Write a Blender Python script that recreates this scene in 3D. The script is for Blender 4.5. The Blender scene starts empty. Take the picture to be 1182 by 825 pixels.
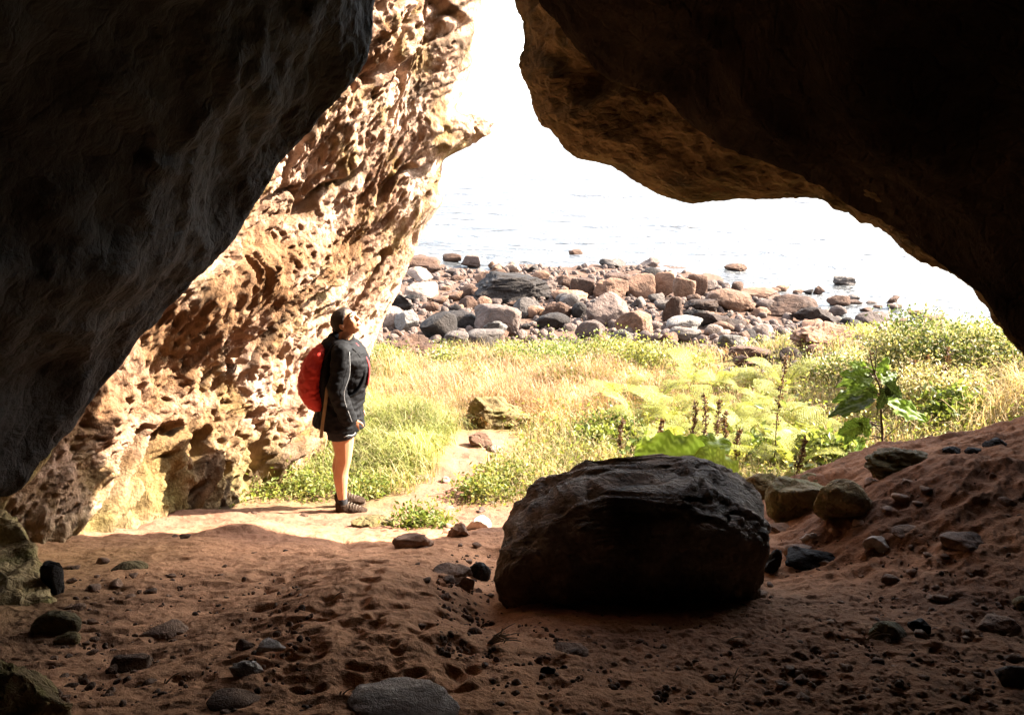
import bpy, bmesh, math, random
import numpy as np
from mathutils import Vector, Matrix, Euler

random.seed(7)
RNG = np.random.default_rng(7)
sc = bpy.context.scene
COL = sc.collection
PI = math.pi

# ------------------------------------------------------------------ camera
FPX = 1000.0
PITCH = math.radians(16.5)
CP, SP = math.cos(PITCH), math.sin(PITCH)
ZC = 4.9
cam = bpy.data.cameras.new('camera')
cam.sensor_width = 36
cam.lens = 36 * FPX / 1182
cam.clip_start = .05
cam.clip_end = 20000
camo = bpy.data.objects.new('camera', cam)
COL.objects.link(camo)
camo.location = (0, 0, ZC)
camo.rotation_euler = (PI / 2 - PITCH, 0, 0)
sc.camera = camo


def W(u, v, d):
    """point of the place that lies d metres in front of the lens"""
    a = (u - 591) / FPX * d
    b = (412.5 - v) / FPX * d
    return np.array([a, d * CP + b * SP, ZC - d * SP + b * CP])


# ------------------------------------------------------------------ noise
_g = RNG.normal(size=(256, 3))
_g /= np.linalg.norm(_g, axis=1)[:, None]
_p = RNG.permutation(256)
_p = np.concatenate([_p, _p, _p])


def pn(x, y, z):
    x, y, z = np.broadcast_arrays(np.asarray(x, float), np.asarray(y, float), np.asarray(z, float))
    xi = np.floor(x).astype(int); yi = np.floor(y).astype(int); zi = np.floor(z).astype(int)
    fx, fy, fz = x - xi, y - yi, z - zi
    u = fx * fx * fx * (fx * (fx * 6 - 15) + 10)
    v = fy * fy * fy * (fy * (fy * 6 - 15) + 10)
    w = fz * fz * fz * (fz * (fz * 6 - 15) + 10)

    def g(a, b, c):
        h = _p[(_p[(_p[(xi + a) & 255] + yi + b) & 255] + zi + c) & 255]
        q = _g[h]
        return q[..., 0] * (fx - a) + q[..., 1] * (fy - b) + q[..., 2] * (fz - c)
    x00 = g(0, 0, 0) * (1 - u) + g(1, 0, 0) * u
    x10 = g(0, 1, 0) * (1 - u) + g(1, 1, 0) * u
    x01 = g(0, 0, 1) * (1 - u) + g(1, 0, 1) * u
    x11 = g(0, 1, 1) * (1 - u) + g(1, 1, 1) * u
    return 1.5 * ((x00 * (1 - v) + x10 * v) * (1 - w) + (x01 * (1 - v) + x11 * v) * w)


def fbm(x, y, z, n=4, gain=.5, lac=2.03):
    s, a = 0, 1
    for i in range(n):
        s = s + a * pn(x + 7.3 * i, y + 3.1 * i, z + 5.7 * i)
        x, y, z, a = x * lac, y * lac, z * lac, a * gain
    return s


def ridge(x, y, z, n=4, gain=.5):
    s, a = 0, 1
    for i in range(n):
        s = s + a * (1 - 2 * np.abs(pn(x + 9.3 * i, y + 4.1 * i, z + 2.7 * i)))
        x, y, z, a = x * 2.05, y * 2.05, z * 2.05, a * gain
    return s


def cells(x, y, z):
    """distance to the nearest cell point"""
    xi = np.floor(x).astype(int); yi = np.floor(y).astype(int); zi = np.floor(z).astype(int)
    best = np.full(x.shape, 9.)
    for a in (-1, 0, 1):
        for b in (-1, 0, 1):
            for c in (-1, 0, 1):
                h = _p[(_p[(_p[(xi + a) & 255] + yi + b) & 255] + zi + c) & 255]
                q = _g[h] * .5
                d = (xi + a + .5 + q[..., 0] - x) ** 2 + (yi + b + .5 + q[..., 1] - y) ** 2 + (zi + c + .5 + q[..., 2] - z) ** 2
                best = np.minimum(best, d)
    return np.sqrt(best)


def ss(a, b, x):
    t = np.clip((x - a) / (b - a), 0, 1)
    return t * t * (3 - 2 * t)


# ------------------------------------------------------------------ object helpers
def tag(o, label=None, cat=None, group=None, kind=None):
    if label: o['label'] = label
    if cat: o['category'] = cat
    if group: o['group'] = group
    if kind: o['kind'] = kind
    return o


def empty(name, loc, rz=0):
    o = bpy.data.objects.new(name, None)
    o.empty_display_size = .1
    COL.objects.link(o)
    o.location = loc
    o.rotation_euler = (0, 0, rz)
    return o


def mesh(name, V, F, smooth=True, colors=None):
    """F: list of index arrays, one per polygon size"""
    me = bpy.data.meshes.new(name)
    V = np.asarray(V, np.float32)
    if isinstance(F, np.ndarray): F = [F]
    F = [np.asarray(f, np.int32) for f in F if len(f)]
    me.vertices.add(len(V))
    me.vertices.foreach_set('co', V.ravel())
    nl = sum(f.size for f in F)
    npoly = sum(len(f) for f in F)
    me.loops.add(nl)
    me.polygons.add(npoly)
    me.loops.foreach_set('vertex_index', np.concatenate([f.ravel() for f in F]))
    tot = np.concatenate([np.full(len(f), f.shape[1], np.int32) for f in F])
    st = np.concatenate([[0], np.cumsum(tot)[:-1]]).astype(np.int32)
    me.polygons.foreach_set('loop_start', st)
    me.polygons.foreach_set('use_smooth', np.full(npoly, smooth))
    me.update(calc_edges=True)
    me.validate()
    if colors is not None:
        c = np.ones((len(V), 4), np.float32)
        c[:, :3] = colors
        at = me.color_attributes.new('Col', 'FLOAT_COLOR', 'POINT')
        at.data.foreach_set('color', c.ravel())
    return me


def obj(name, me, mat=None, parent=None, loc=None):
    o = bpy.data.objects.new(name, me)
    COL.objects.link(o)
    if mat and not me.materials: me.materials.append(mat)
    if parent: o.parent = parent
    if loc is not None: o.location = loc
    return o


def gridfaces(n, m, wrap=False):
    i, j = np.meshgrid(np.arange(n - 1), np.arange(m if wrap else m - 1), indexing='ij')
    i, j = i.ravel(), j.ravel()
    k = (j + 1) % m
    return np.stack([i * m + j, i * m + k, (i + 1) * m + k, (i + 1) * m + j], 1)


def crom(P, n):
    """Catmull-Rom along axis 0, n samples"""
    P = np.asarray(P, float)
    R = len(P)
    Q = np.concatenate([2 * P[:1] - P[1:2], P, 2 * P[-1:] - P[-2:-1]])
    t = np.linspace(0, R - 1, n)
    i = np.minimum(t.astype(int), R - 2)
    f = (t - i).reshape((-1,) + (1,) * (P.ndim - 1))
    a, b, c, d = Q[i], Q[i + 1], Q[i + 2], Q[i + 3]
    return .5 * (2 * b + (c - a) * f + (2 * a - 5 * b + 4 * c - d) * f * f + (3 * b - a - 3 * c + d) * f ** 3)


def gnormal(S):
    a = np.gradient(S, axis=0); b = np.gradient(S, axis=1)
    n = np.cross(a, b)
    return n / (np.linalg.norm(n, axis=2, keepdims=True) + 1e-9)


# ------------------------------------------------------------------ materials
class NT:
    def __init__(s, name):
        s.m = bpy.data.materials.new(name)
        s.m.use_nodes = True
        s.t = s.m.node_tree
        s.t.nodes.clear()
        s.out = s.n('ShaderNodeOutputMaterial')

    def n(s, ty, **kw):
        nd = s.t.nodes.new(ty)
        for k, v in kw.items():
            if k[0] == '_': setattr(nd, k[1:], v)
            else: nd.inputs[k.replace('_', ' ')].default_value = v
        return nd

    def l(s, a, b): s.t.links.new(a, b)

    def noise(s, vec, scale, det=6, rough=.6, dist=0):
        nd = s.n('ShaderNodeTexNoise', Scale=scale, Detail=det, Roughness=rough, Distortion=dist)
        s.l(vec, nd.inputs['Vector'])
        return nd.outputs['Fac']

    def ramp(s, fac, stops):
        nd = s.n('ShaderNodeValToRGB')
        e = nd.color_ramp.elements
        while len(e) < len(stops): e.new(.5)
        for k, (p, c) in enumerate(stops):
            e[k].position = p
            e[k].color = (*c, 1) if len(c) == 3 else c
        s.l(fac, nd.inputs['Fac'])
        return nd.outputs['Color']

    def mix(s, fac, a, b, mode='MIX'):
        nd = s.n('ShaderNodeMix', _data_type='RGBA', _blend_type=mode)
        for v, i in ((fac, 0), (a, 6), (b, 7)):
            if isinstance(v, (int, float)): nd.inputs[i].default_value = v
            elif isinstance(v, tuple): nd.inputs[i].default_value = (*v, 1)
            else: s.l(v, nd.inputs[i])
        return nd.outputs[2]

    def math(s, op, a, b=0.):
        nd = s.n('ShaderNodeMath', _operation=op)
        for v, i in ((a, 0), (b, 1)):
            if isinstance(v, (int, float)): nd.inputs[i].default_value = v
            else: s.l(v, nd.inputs[i])
        return nd.outputs[0]

    def bump(s, h, strength, dist):
        nd = s.n('ShaderNodeBump', Strength=strength, Distance=dist)
        s.l(h, nd.inputs['Height'])
        return nd.outputs['Normal']

    def bsdf(s, col, rough=.85, normal=None, spec=.25, metal=0.):
        b = s.n('ShaderNodeBsdfPrincipled', Metallic=metal)
        b.inputs['Specular IOR Level'].default_value = spec
        for v, k in ((col, 'Base Color'), (rough, 'Roughness')):
            if isinstance(v, tuple): b.inputs[k].default_value = (*v, 1)
            elif isinstance(v, (int, float)): b.inputs[k].default_value = v
            else: s.l(v, b.inputs[k])
        if normal is not None: s.l(normal, b.inputs['Normal'])
        s.l(b.outputs[0], s.out.inputs[0])
        return b


def coords(t, kind='Object', scale=None, rot=None):
    c = t.n('ShaderNodeTexCoord').outputs[kind]
    if scale is None and rot is None: return c
    m = t.n('ShaderNodeMapping')
    if scale: m.inputs['Scale'].default_value = scale
    if rot: m.inputs['Rotation'].default_value = rot
    t.l(c, m.inputs['Vector'])
    return m.outputs[0]


def rockmat(name, c1, c2, c3, sc1=1.5, stretch=None, rot=None, bump=.03, fine=22, moss=None, rough=.88, spec=.2, per_obj=False, crack=.5, stain_shade=None):
    t = NT(name)
    v = coords(t, 'Object', stretch, rot)
    if per_obj:
        oi = t.n('ShaderNodeObjectInfo')
        ad = t.n('ShaderNodeVectorMath', _operation='MULTIPLY_ADD')
        t.l(oi.outputs['Random'], ad.inputs[0]); ad.inputs[1].default_value = (37, 53, 71)
        g = t.n('ShaderNodeNewGeometry').outputs['Position']
        t.l(g, ad.inputs[2]); v = ad.outputs[0]
    a = t.noise(v, sc1, 8, .62, .4)
    b = t.noise(v, fine, 6, .7)
    c = t.noise(v, sc1 * 3.3, 5, .6, .8)
    col = t.ramp(a, [(.32, c1), (.52, c2), (.7, c3)])
    col = t.mix(t.ramp(b, [(.35, (0, 0, 0)), (.7, (1, 1, 1))]), t.mix(1., col, (.72, .68, .66), 'MULTIPLY'), col)
    col = t.mix(t.ramp(c, [(.55, (0, 0, 0)), (.75, (.55, .55, .55))]), col, c1)
    if moss:
        mm = t.noise(v, sc1 * 1.7, 6, .65)
        col = t.mix(t.ramp(mm, [(.5, (0, 0, 0)), (.62, (.8, .8, .8))]), col, moss)
    if stain_shade:
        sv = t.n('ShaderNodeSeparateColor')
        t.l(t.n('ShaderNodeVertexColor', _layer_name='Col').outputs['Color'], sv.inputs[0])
        for ch, cc in zip(('Red', 'Green', 'Blue'), stain_shade):
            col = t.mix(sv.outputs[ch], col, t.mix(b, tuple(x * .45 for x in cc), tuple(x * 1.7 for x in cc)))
    if per_obj:
        hv = t.n('ShaderNodeHueSaturation')
        t.l(col, hv.inputs['Color'])
        t.l(t.math('MULTIPLY_ADD', oi.outputs['Random'], .5), hv.inputs['Value'])
        hv.inputs['Value'].default_value = 1
        mr = t.n('ShaderNodeMapRange')
        mr.inputs['To Min'].default_value = .75; mr.inputs['To Max'].default_value = 1.25
        t.l(oi.outputs['Random'], mr.inputs['Value'])
        t.l(mr.outputs[0], hv.inputs['Value'])
        col = hv.outputs[0]
    vo = t.n('ShaderNodeTexVoronoi', Scale=fine * .45, _feature='DISTANCE_TO_EDGE')
    wv = t.n('ShaderNodeVectorMath', _operation='MULTIPLY_ADD')
    nz = t.n('ShaderNodeTexNoise', Scale=fine * .3, Detail=3)
    t.l(v, nz.inputs['Vector'])
    t.l(nz.outputs['Color'], wv.inputs[0]); wv.inputs[1].default_value = (.25, .25, .25); t.l(v, wv.inputs[2])
    t.l(wv.outputs[0], vo.inputs['Vector'])
    cr = t.math('MULTIPLY', t.math('MINIMUM', vo.outputs['Distance'], .12), crack * 4)
    h = t.math('ADD', t.math('ADD', t.math('MULTIPLY', b, 1.), t.math('MULTIPLY', c, 1.3)), cr)
    t.bsdf(col, rough, t.bump(h, 1., bump), spec)
    return t.m


def plain(name, c, rough=.7, spec=.3, var=.2, scale=30, bump=0.):
    t = NT(name)
    n = t.noise(coords(t), scale, 5, .6)
    col = t.ramp(n, [(.3, tuple(x * (1 - var) for x in c)), (.7, tuple(min(1, x * (1 + var)) for x in c))])
    t.bsdf(col, rough, t.bump(n, 1., bump) if bump else None, spec)
    return t.m


def leafmat(name, trans=.45, spec=.2, rough=.5):
    t = NT(name)
    at = t.n('ShaderNodeVertexColor', _layer_name='Col').outputs['Color']
    b = t.bsdf(at, rough, None, spec)
    tr = t.n('ShaderNodeBsdfTranslucent')
    t.l(t.mix(1., at, (1.1, 1.05, .62), 'MULTIPLY'), tr.inputs['Color'])
    mx = t.n('ShaderNodeMixShader', Fac=trans)
    t.l(b.outputs[0], mx.inputs[1]); t.l(tr.outputs[0], mx.inputs[2])
    t.l(mx.outputs[0], t.out.inputs[0])
    return t.m


M = {}
M['lit'] = rockmat('pale_sandstone', (.17, .085, .045), (.45, .30, .215), (.62, .48, .385), 1.3, (1.3, 1.3, .8), (0, .5, 0), .045, 20, moss=(.17, .105, .03), crack=0., stain_shade=((.145, .074, .032), (.17, .14, .045), (.07, .042, .022)))  # tints: brown stain with painted shade, green algae, painted crevice dark
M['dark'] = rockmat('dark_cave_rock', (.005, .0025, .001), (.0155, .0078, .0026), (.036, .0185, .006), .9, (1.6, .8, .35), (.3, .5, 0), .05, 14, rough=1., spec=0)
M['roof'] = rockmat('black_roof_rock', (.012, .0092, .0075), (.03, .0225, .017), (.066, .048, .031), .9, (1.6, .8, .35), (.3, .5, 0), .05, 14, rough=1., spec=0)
M['foot'] = rockmat('mossy_foot_rock', (.14, .09, .04), (.40, .285, .13), (.52, .39, .18), 2.5, bump=.03, fine=20, moss=(.2, .165, .045))  # moss tones, with side light on the wall foot lifted into the colour
M['over'] = rockmat('ochre_rock', (.07, .046, .018), (.27, .18, .072), (.44, .31, .14), 1.2, (1, 1.6, 2.2), (0, .35, 0), .05, 14, moss=(.1, .07, .02))
M['boulder'] = rockmat('boulder_rock', (.07, .046, .03), (.23, .16, .105), (.48, .35, .245), 3.5, None, None, .035, 22, rough=.8, spec=.2)
RC = dict(pale=(.22, .165, .13), grey=(.09, .076, .066), dark=(.016, .012, .0095), tan=(.155, .088, .054), brown=(.062, .034, .021),
          plum=(.088, .064, .052), weed=(.022, .012, .007), slate=(.135, .125, .112), mossy=(.15, .11, .045))
for k, c in RC.items():
    M[k] = rockmat(k + '_rock', tuple(x * .5 for x in c), c, tuple(min(.8, x * 1.3) for x in c), 2.2, bump=.03, fine=14, per_obj=True,
                   moss=(.1, .09, .03) if k == 'mossy' else None)
M['pebble'] = rockmat('pebble_rock', (.08, .05, .035), (.23, .135, .085), (.36, .23, .15), 9, bump=.006, fine=60, per_obj=True)
M['palepebble'] = rockmat('pale_pebble_rock', (.28, .23, .19), (.50, .42, .36), (.62, .55, .49), 9, bump=.006, fine=60, per_obj=True)
M['leaf'] = leafmat('leaf', .45)
M['blade'] = leafmat('grass_blade', .4, .1, .6)
M['stem'] = plain('stem', (.16, .13, .05), .7)
M['brownstem'] = plain('brown_stem', (.07, .038, .022), .8)
M['twig'] = plain('dry_twig', (.25, .19, .13), .8)

# ------------------------------------------------------------------ terrain
_ty = np.array([-300, -8, 0, 1.2, 2.04, 6.3, 8, 11.5, 14, 18, 27, 45, 200, 4000])
_td = np.array([1., 1.2, 1.3, 1.42, 1.65, 3.17, 3.38, 3.68, 3.98, 4.42, 4.92, 6.5, 9, 30])
_yy = np.concatenate([np.linspace(-300, -10, 100), np.linspace(-9.9, 60, 1400), np.linspace(61, 4000, 400)])
_dd = np.interp(_yy, _ty, _td)
_k = np.exp(-np.linspace(-2, 2, 25) ** 2); _k /= _k.sum()
_mid = slice(100, 1500)
_dd[_mid] = np.convolve(np.pad(_dd[_mid], 12, mode='edge'), _k, 'valid')


def seg(x, y, ax, ay, bx, by):
    t = np.clip(((x - ax) * (bx - ax) + (y - ay) * (by - ay)) / ((bx - ax) ** 2 + (by - ay) ** 2), 0, 1)
    return np.hypot(x - ax - t * (bx - ax), y - ay - t * (by - ay))


def gs(x, y, cx, cy, rx, ry):
    return np.exp(-((x - cx) / rx) ** 2 - ((y - cy) / ry) ** 2)


def H(x, y):
    x = np.asarray(x, float); y = np.asarray(y, float)
    z = ZC - np.interp(y, _yy, _dd)
    win = ss(2.6, 4.6, y) * (1 - ss(5.5, 6.9, y + .15 * pn(x * 1.2, 3, 0)))
    z = z + .62 * ss(1.15, 2.7, x + .1 * pn(y * 1.5, 0, 4)) * win + .25 * ss(2.5, 4, x) * win
    z = z + .55 * ss(2.6, 5.5, x) * ss(6.3, 8.2, y) * (1 - ss(11, 15, y))
    z = z + .20 * gs(x, y, -1.45, 8.2, .9, .8)                       # grass mound behind the hiker
    z = z + .13 * gs(x, y, -.62, 3.35, .42, .8) + .07 * gs(x, y, -.4, 2.5, .5, .35)   # worn hump on the cave floor
    z = z - .07 * np.exp(-(seg(x, y, -.12, 4.6, -.1, 2.9) / .13) ** 2)   # gully beside it
    z = z + .08 * gs(x, y, -2.35, 5.95, .45, .18) + .07 * gs(x, y, -1.75, 5.35, .3, .2)
    z = z + .03 * fbm(x * .9, y * .9, 1., 3)
    z = z - .55 * ss(4, 10, x) * ss(14.5, 19, y) * (1 - ss(60, 120, y))
    z = z + .1 * ss(12, 15, y) * fbm(x * .45, y * .45, 8., 3)
    return z


def hit(u, v):
    """where the line of sight of photo pixel (u, v) meets the ground"""
    o = np.array([0, 0, ZC]); r = W(u, v, 1.) - o
    d = np.concatenate([np.linspace(1.5, 12, 160), np.linspace(12.2, 60, 120)])
    for _ in range(3):
        P = o + d[:, None] * r
        below = P[:, 2] < np.maximum(H(P[:, 0], P[:, 1]), 0)
        i = int(np.argmax(below)) if below.any() else len(d) - 1
        i = max(i, 1)
        d = np.linspace(d[i - 1], d[i], 12)
    P = o + d[-1] * r
    return P[0], P[1], max(0., float(H(P[0], P[1]))), float(d[-1])


def pathd(x, y):
    return np.minimum(seg(x, y, -1.0, 5.7, -.48, 7.1), seg(x, y, -.48, 7.1, -.22, 8.5))


def build_ground():
    th = np.concatenate([np.linspace(-180, -38, 48)[:-1], np.linspace(-38, 38, 760), np.linspace(38, 180, 48)[1:-1]]) * PI / 180
    r = np.concatenate([[.02, .5, 1., 1.4], np.exp(np.linspace(math.log(1.6), math.log(8.5), 560)),
                        np.exp(np.linspace(math.log(8.6), math.log(40), 150)), [60, 100, 200, 400, 900]])
    R, T = np.meshgrid(r, th, indexing='ij')
    X, Y = R * np.sin(T), R * np.cos(T)
    Z = H(X, Y)
    cave = 1 - ss(6., 7.2, Y)
    near = (R < 8.5)
    # scoops worn in the floor
    pts = []
    for (u0, u1, v0, v1, n, dep) in ((300, 545, 640, 800, 150, 1.), (90, 320, 640, 800, 70, .55), (380, 520, 625, 660, 18, .6),
                                     (900, 1180, 540, 690, 70, .6), (560, 1150, 715, 820, 60, .5)):
        for k in range(n):
            x, y, z, d = hit(random.uniform(u0, u1), random.uniform(v0, v1))
            pts.append((x, y, random.uniform(.018, .036) * d / 3.6, random.uniform(.02, .045) * d / 3.6, random.uniform(.012, .028) * dep))
    wx = X + .02 * pn(X * 9, Y * 9, 2); wy = Y + .03 * pn(X * 9, Y * 9, 6)
    D = np.zeros_like(Z)
    ri, ti = np.searchsorted(r, [1.6, 8.5])
    for (px, py, rx, ry, dp) in pts:
        rr = math.hypot(px, py); tt = math.atan2(px, py)
        a0, a1 = np.searchsorted(r, [rr - .3, rr + .3]); b0, b1 = np.searchsorted(th, [tt - .3 / rr, tt + .3 / rr])
        s_ = (slice(a0, a1), slice(b0, b1))
        q = ((wx[s_] - px) / (rx * 1.7)) ** 2 + ((wy[s_] - py) / (ry * 1.3)) ** 2
        g = dp * 1.15 * np.exp(-q ** 1.6)
        D[s_] = np.maximum(D[s_], g) + .25 * np.minimum(D[s_], g)
    Z = Z - D * cave
    rip = ridge(X * 3.5 + 3, Y * 6, 2, 3)
    Z = Z + cave * near * (.012 * fbm(X * 5, Y * 7, 3, 4) + .008 * rip + .0035 * fbm(X * 28, Y * 28, 1, 3) + .002 * fbm(X * 80, Y * 80, 5, 2))
    rough = cave * ss(.0, .7, X + .3 * pn(X * 2, Y * 2, 8)) * (1 - ss(3.2, 4.4, Y)) + cave * (1 - ss(-1.9, -1.3, X)) * (1 - ss(3.2, 4., Y))
    bank = cave * ss(1.1, 1.8, X + .25 * pn(X * 2, Y * 2, 3)) * ss(3., 4., Y)
    Z = Z + bank * (.03 * fbm(X * 4, Y * 5, 2, 3) + .020 * ridge(X * 2.2 + Y, Y * 6 - X * 2, 6, 3) * .5 + .010 * np.maximum(0, fbm(X * 16, Y * 16, 6, 3)) + .007 * fbm(X * 40, Y * 40, 1, 2))
    rough = np.maximum(rough, .75 * bank)
    Z = Z + cave * ss(4.4, 5.2, Y) * .025 * fbm(X * 2.2, Y * 2.6, 4, 3)
    Z = Z + .6 * rough * (.016 * np.maximum(0, fbm(X * 14, Y * 14, 9, 3)) + .008 * fbm(X * 45, Y * 45, 4, 2))
    Z = Z + (1 - cave) * (R < 40) * .03 * fbm(X * 3, Y * 3, 12, 4)
    # base colour zones: cave earth, dry path, meadow soil, shingle, far land
    n1 = fbm(X * 1.3, Y * 1.3, 5, 4)[..., None]
    n2 = fbm(X * 14, Y * 14, 6, 3)[..., None]
    earth = np.array([.50, .265, .145]) * (1 + .3 * n1 + .25 * n2)
    peat = np.array([.16, .084, .050]) * (1 + .3 * n2)
    pm = np.clip(.8 * np.maximum(rough, 1.1 * bank) + .25 * n1[..., 0], 0, 1)[..., None]
    c = earth * (1 - pm) + peat * pm
    och = np.array([.26, .165, .07]) * (1 + .25 * n2)
    om = ((1 - ss(-2.4, -1.5, X)) * cave * .6)[..., None]
    c = c * (1 - om) + och * om
    path = np.array([.18, .097, .064]) * (1 + .2 * n1 + .15 * n2)
    pw = (ss(4.4, 5.6, Y + .3 * n1[..., 0] - .0 * X) * (1 - ss(1., 1.9, X)))[..., None]
    c = c * (1 - pw) + path * pw
    mead = np.array([.15, .12, .05]) * (1 + .4 * n1)
    mw = (1 - cave) * ss(.14, .42, pathd(X, Y) + .15 * n1[..., 0])
    mw = np.clip(mw, 0, 1)[..., None]
    c = c * (1 - mw) + mead * mw
    sh = np.array([.075, .048, .035]) * (1 + .3 * n1 + .3 * n2)
    sw = ss(12.3, 13.6, Y + .8 * n1[..., 0])[..., None]
    c = c * (1 - sw) + sh * sw
    V = np.stack([X, Y, Z], 2).reshape(-1, 3)
    me = mesh('ground', V, gridfaces(len(r), len(th), True)[:, ::-1], True, np.clip(c, .01, .8).reshape(-1, 3))
    t = NT('earth')
    at = t.n('ShaderNodeVertexColor', _layer_name='Col').outputs['Color']
    v = coords(t)
    a = t.noise(v, 60, 6, .7); b = t.noise(v, 9, 5, .6); g2 = t.noise(v, 190, 3, .6)
    col = t.mix(t.ramp(a, [(.3, (0, 0, 0)), (.7, (1, 1, 1))]), t.mix(1., at, (.7, .66, .64), 'MULTIPLY'), t.mix(1., at, (1.15, 1.12, 1.1), 'MULTIPLY'))
    h = t.math('ADD', t.math('ADD', t.math('MULTIPLY', a, .8), t.math('MULTIPLY', b, 1.5)), t.math('MULTIPLY', g2, .35))
    t.bsdf(col, .95, t.bump(h, 1., .012), .06)
    return tag(obj('ground', me, t.m), 'reddish brown cave floor running out to a footpath, meadow and stony shore', 'ground', kind='structure')


build_ground()


def build_sea():
    S = 9000.
    x = np.concatenate([[-S, -800], np.linspace(-60, 60, 200), [800, S]])
    y = np.concatenate([[17], np.linspace(20, 90, 200), [130, 300, 1000, 3000, S]])
    X, Y = np.meshgrid(x, y, indexing='ij')
    a = (1 - ss(60, 90, Y)) * (1 - ss(50, 60, np.abs(X)))
    Z = a * (.09 * fbm(X * .25 + .1 * Y, Y * .6, 2, 3) + .05 * fbm(X * .9, Y * 1.8, 5, 2))
    me = mesh('sea', np.stack([X, Y, Z], 2).reshape(-1, 3), gridfaces(len(x), len(y))[:, ::-1])
    t = NT('sea_water')
    v = coords(t, 'Object', (.6, 1.6, 1))
    a1 = t.noise(v, .8, 5, .6, .5); a2 = t.noise(v, 3.5, 4, .6)
    h = t.math('ADD', t.math('MULTIPLY', a1, 1.), t.math('MULTIPLY', a2, .3))
    col = t.ramp(t.noise(v, .35, 4, .6), [(.35, (.034, .034, .032)), (.65, (.052, .052, .05))])
    b = t.bsdf(col, .28, t.bump(h, 1., .7), .5)
    b.inputs['IOR'].default_value = 1.33
    return tag(obj('sea', me, t.m), 'bright pale sea with small ripples beyond the shore rocks', 'sea', kind='structure')


build_sea()


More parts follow.
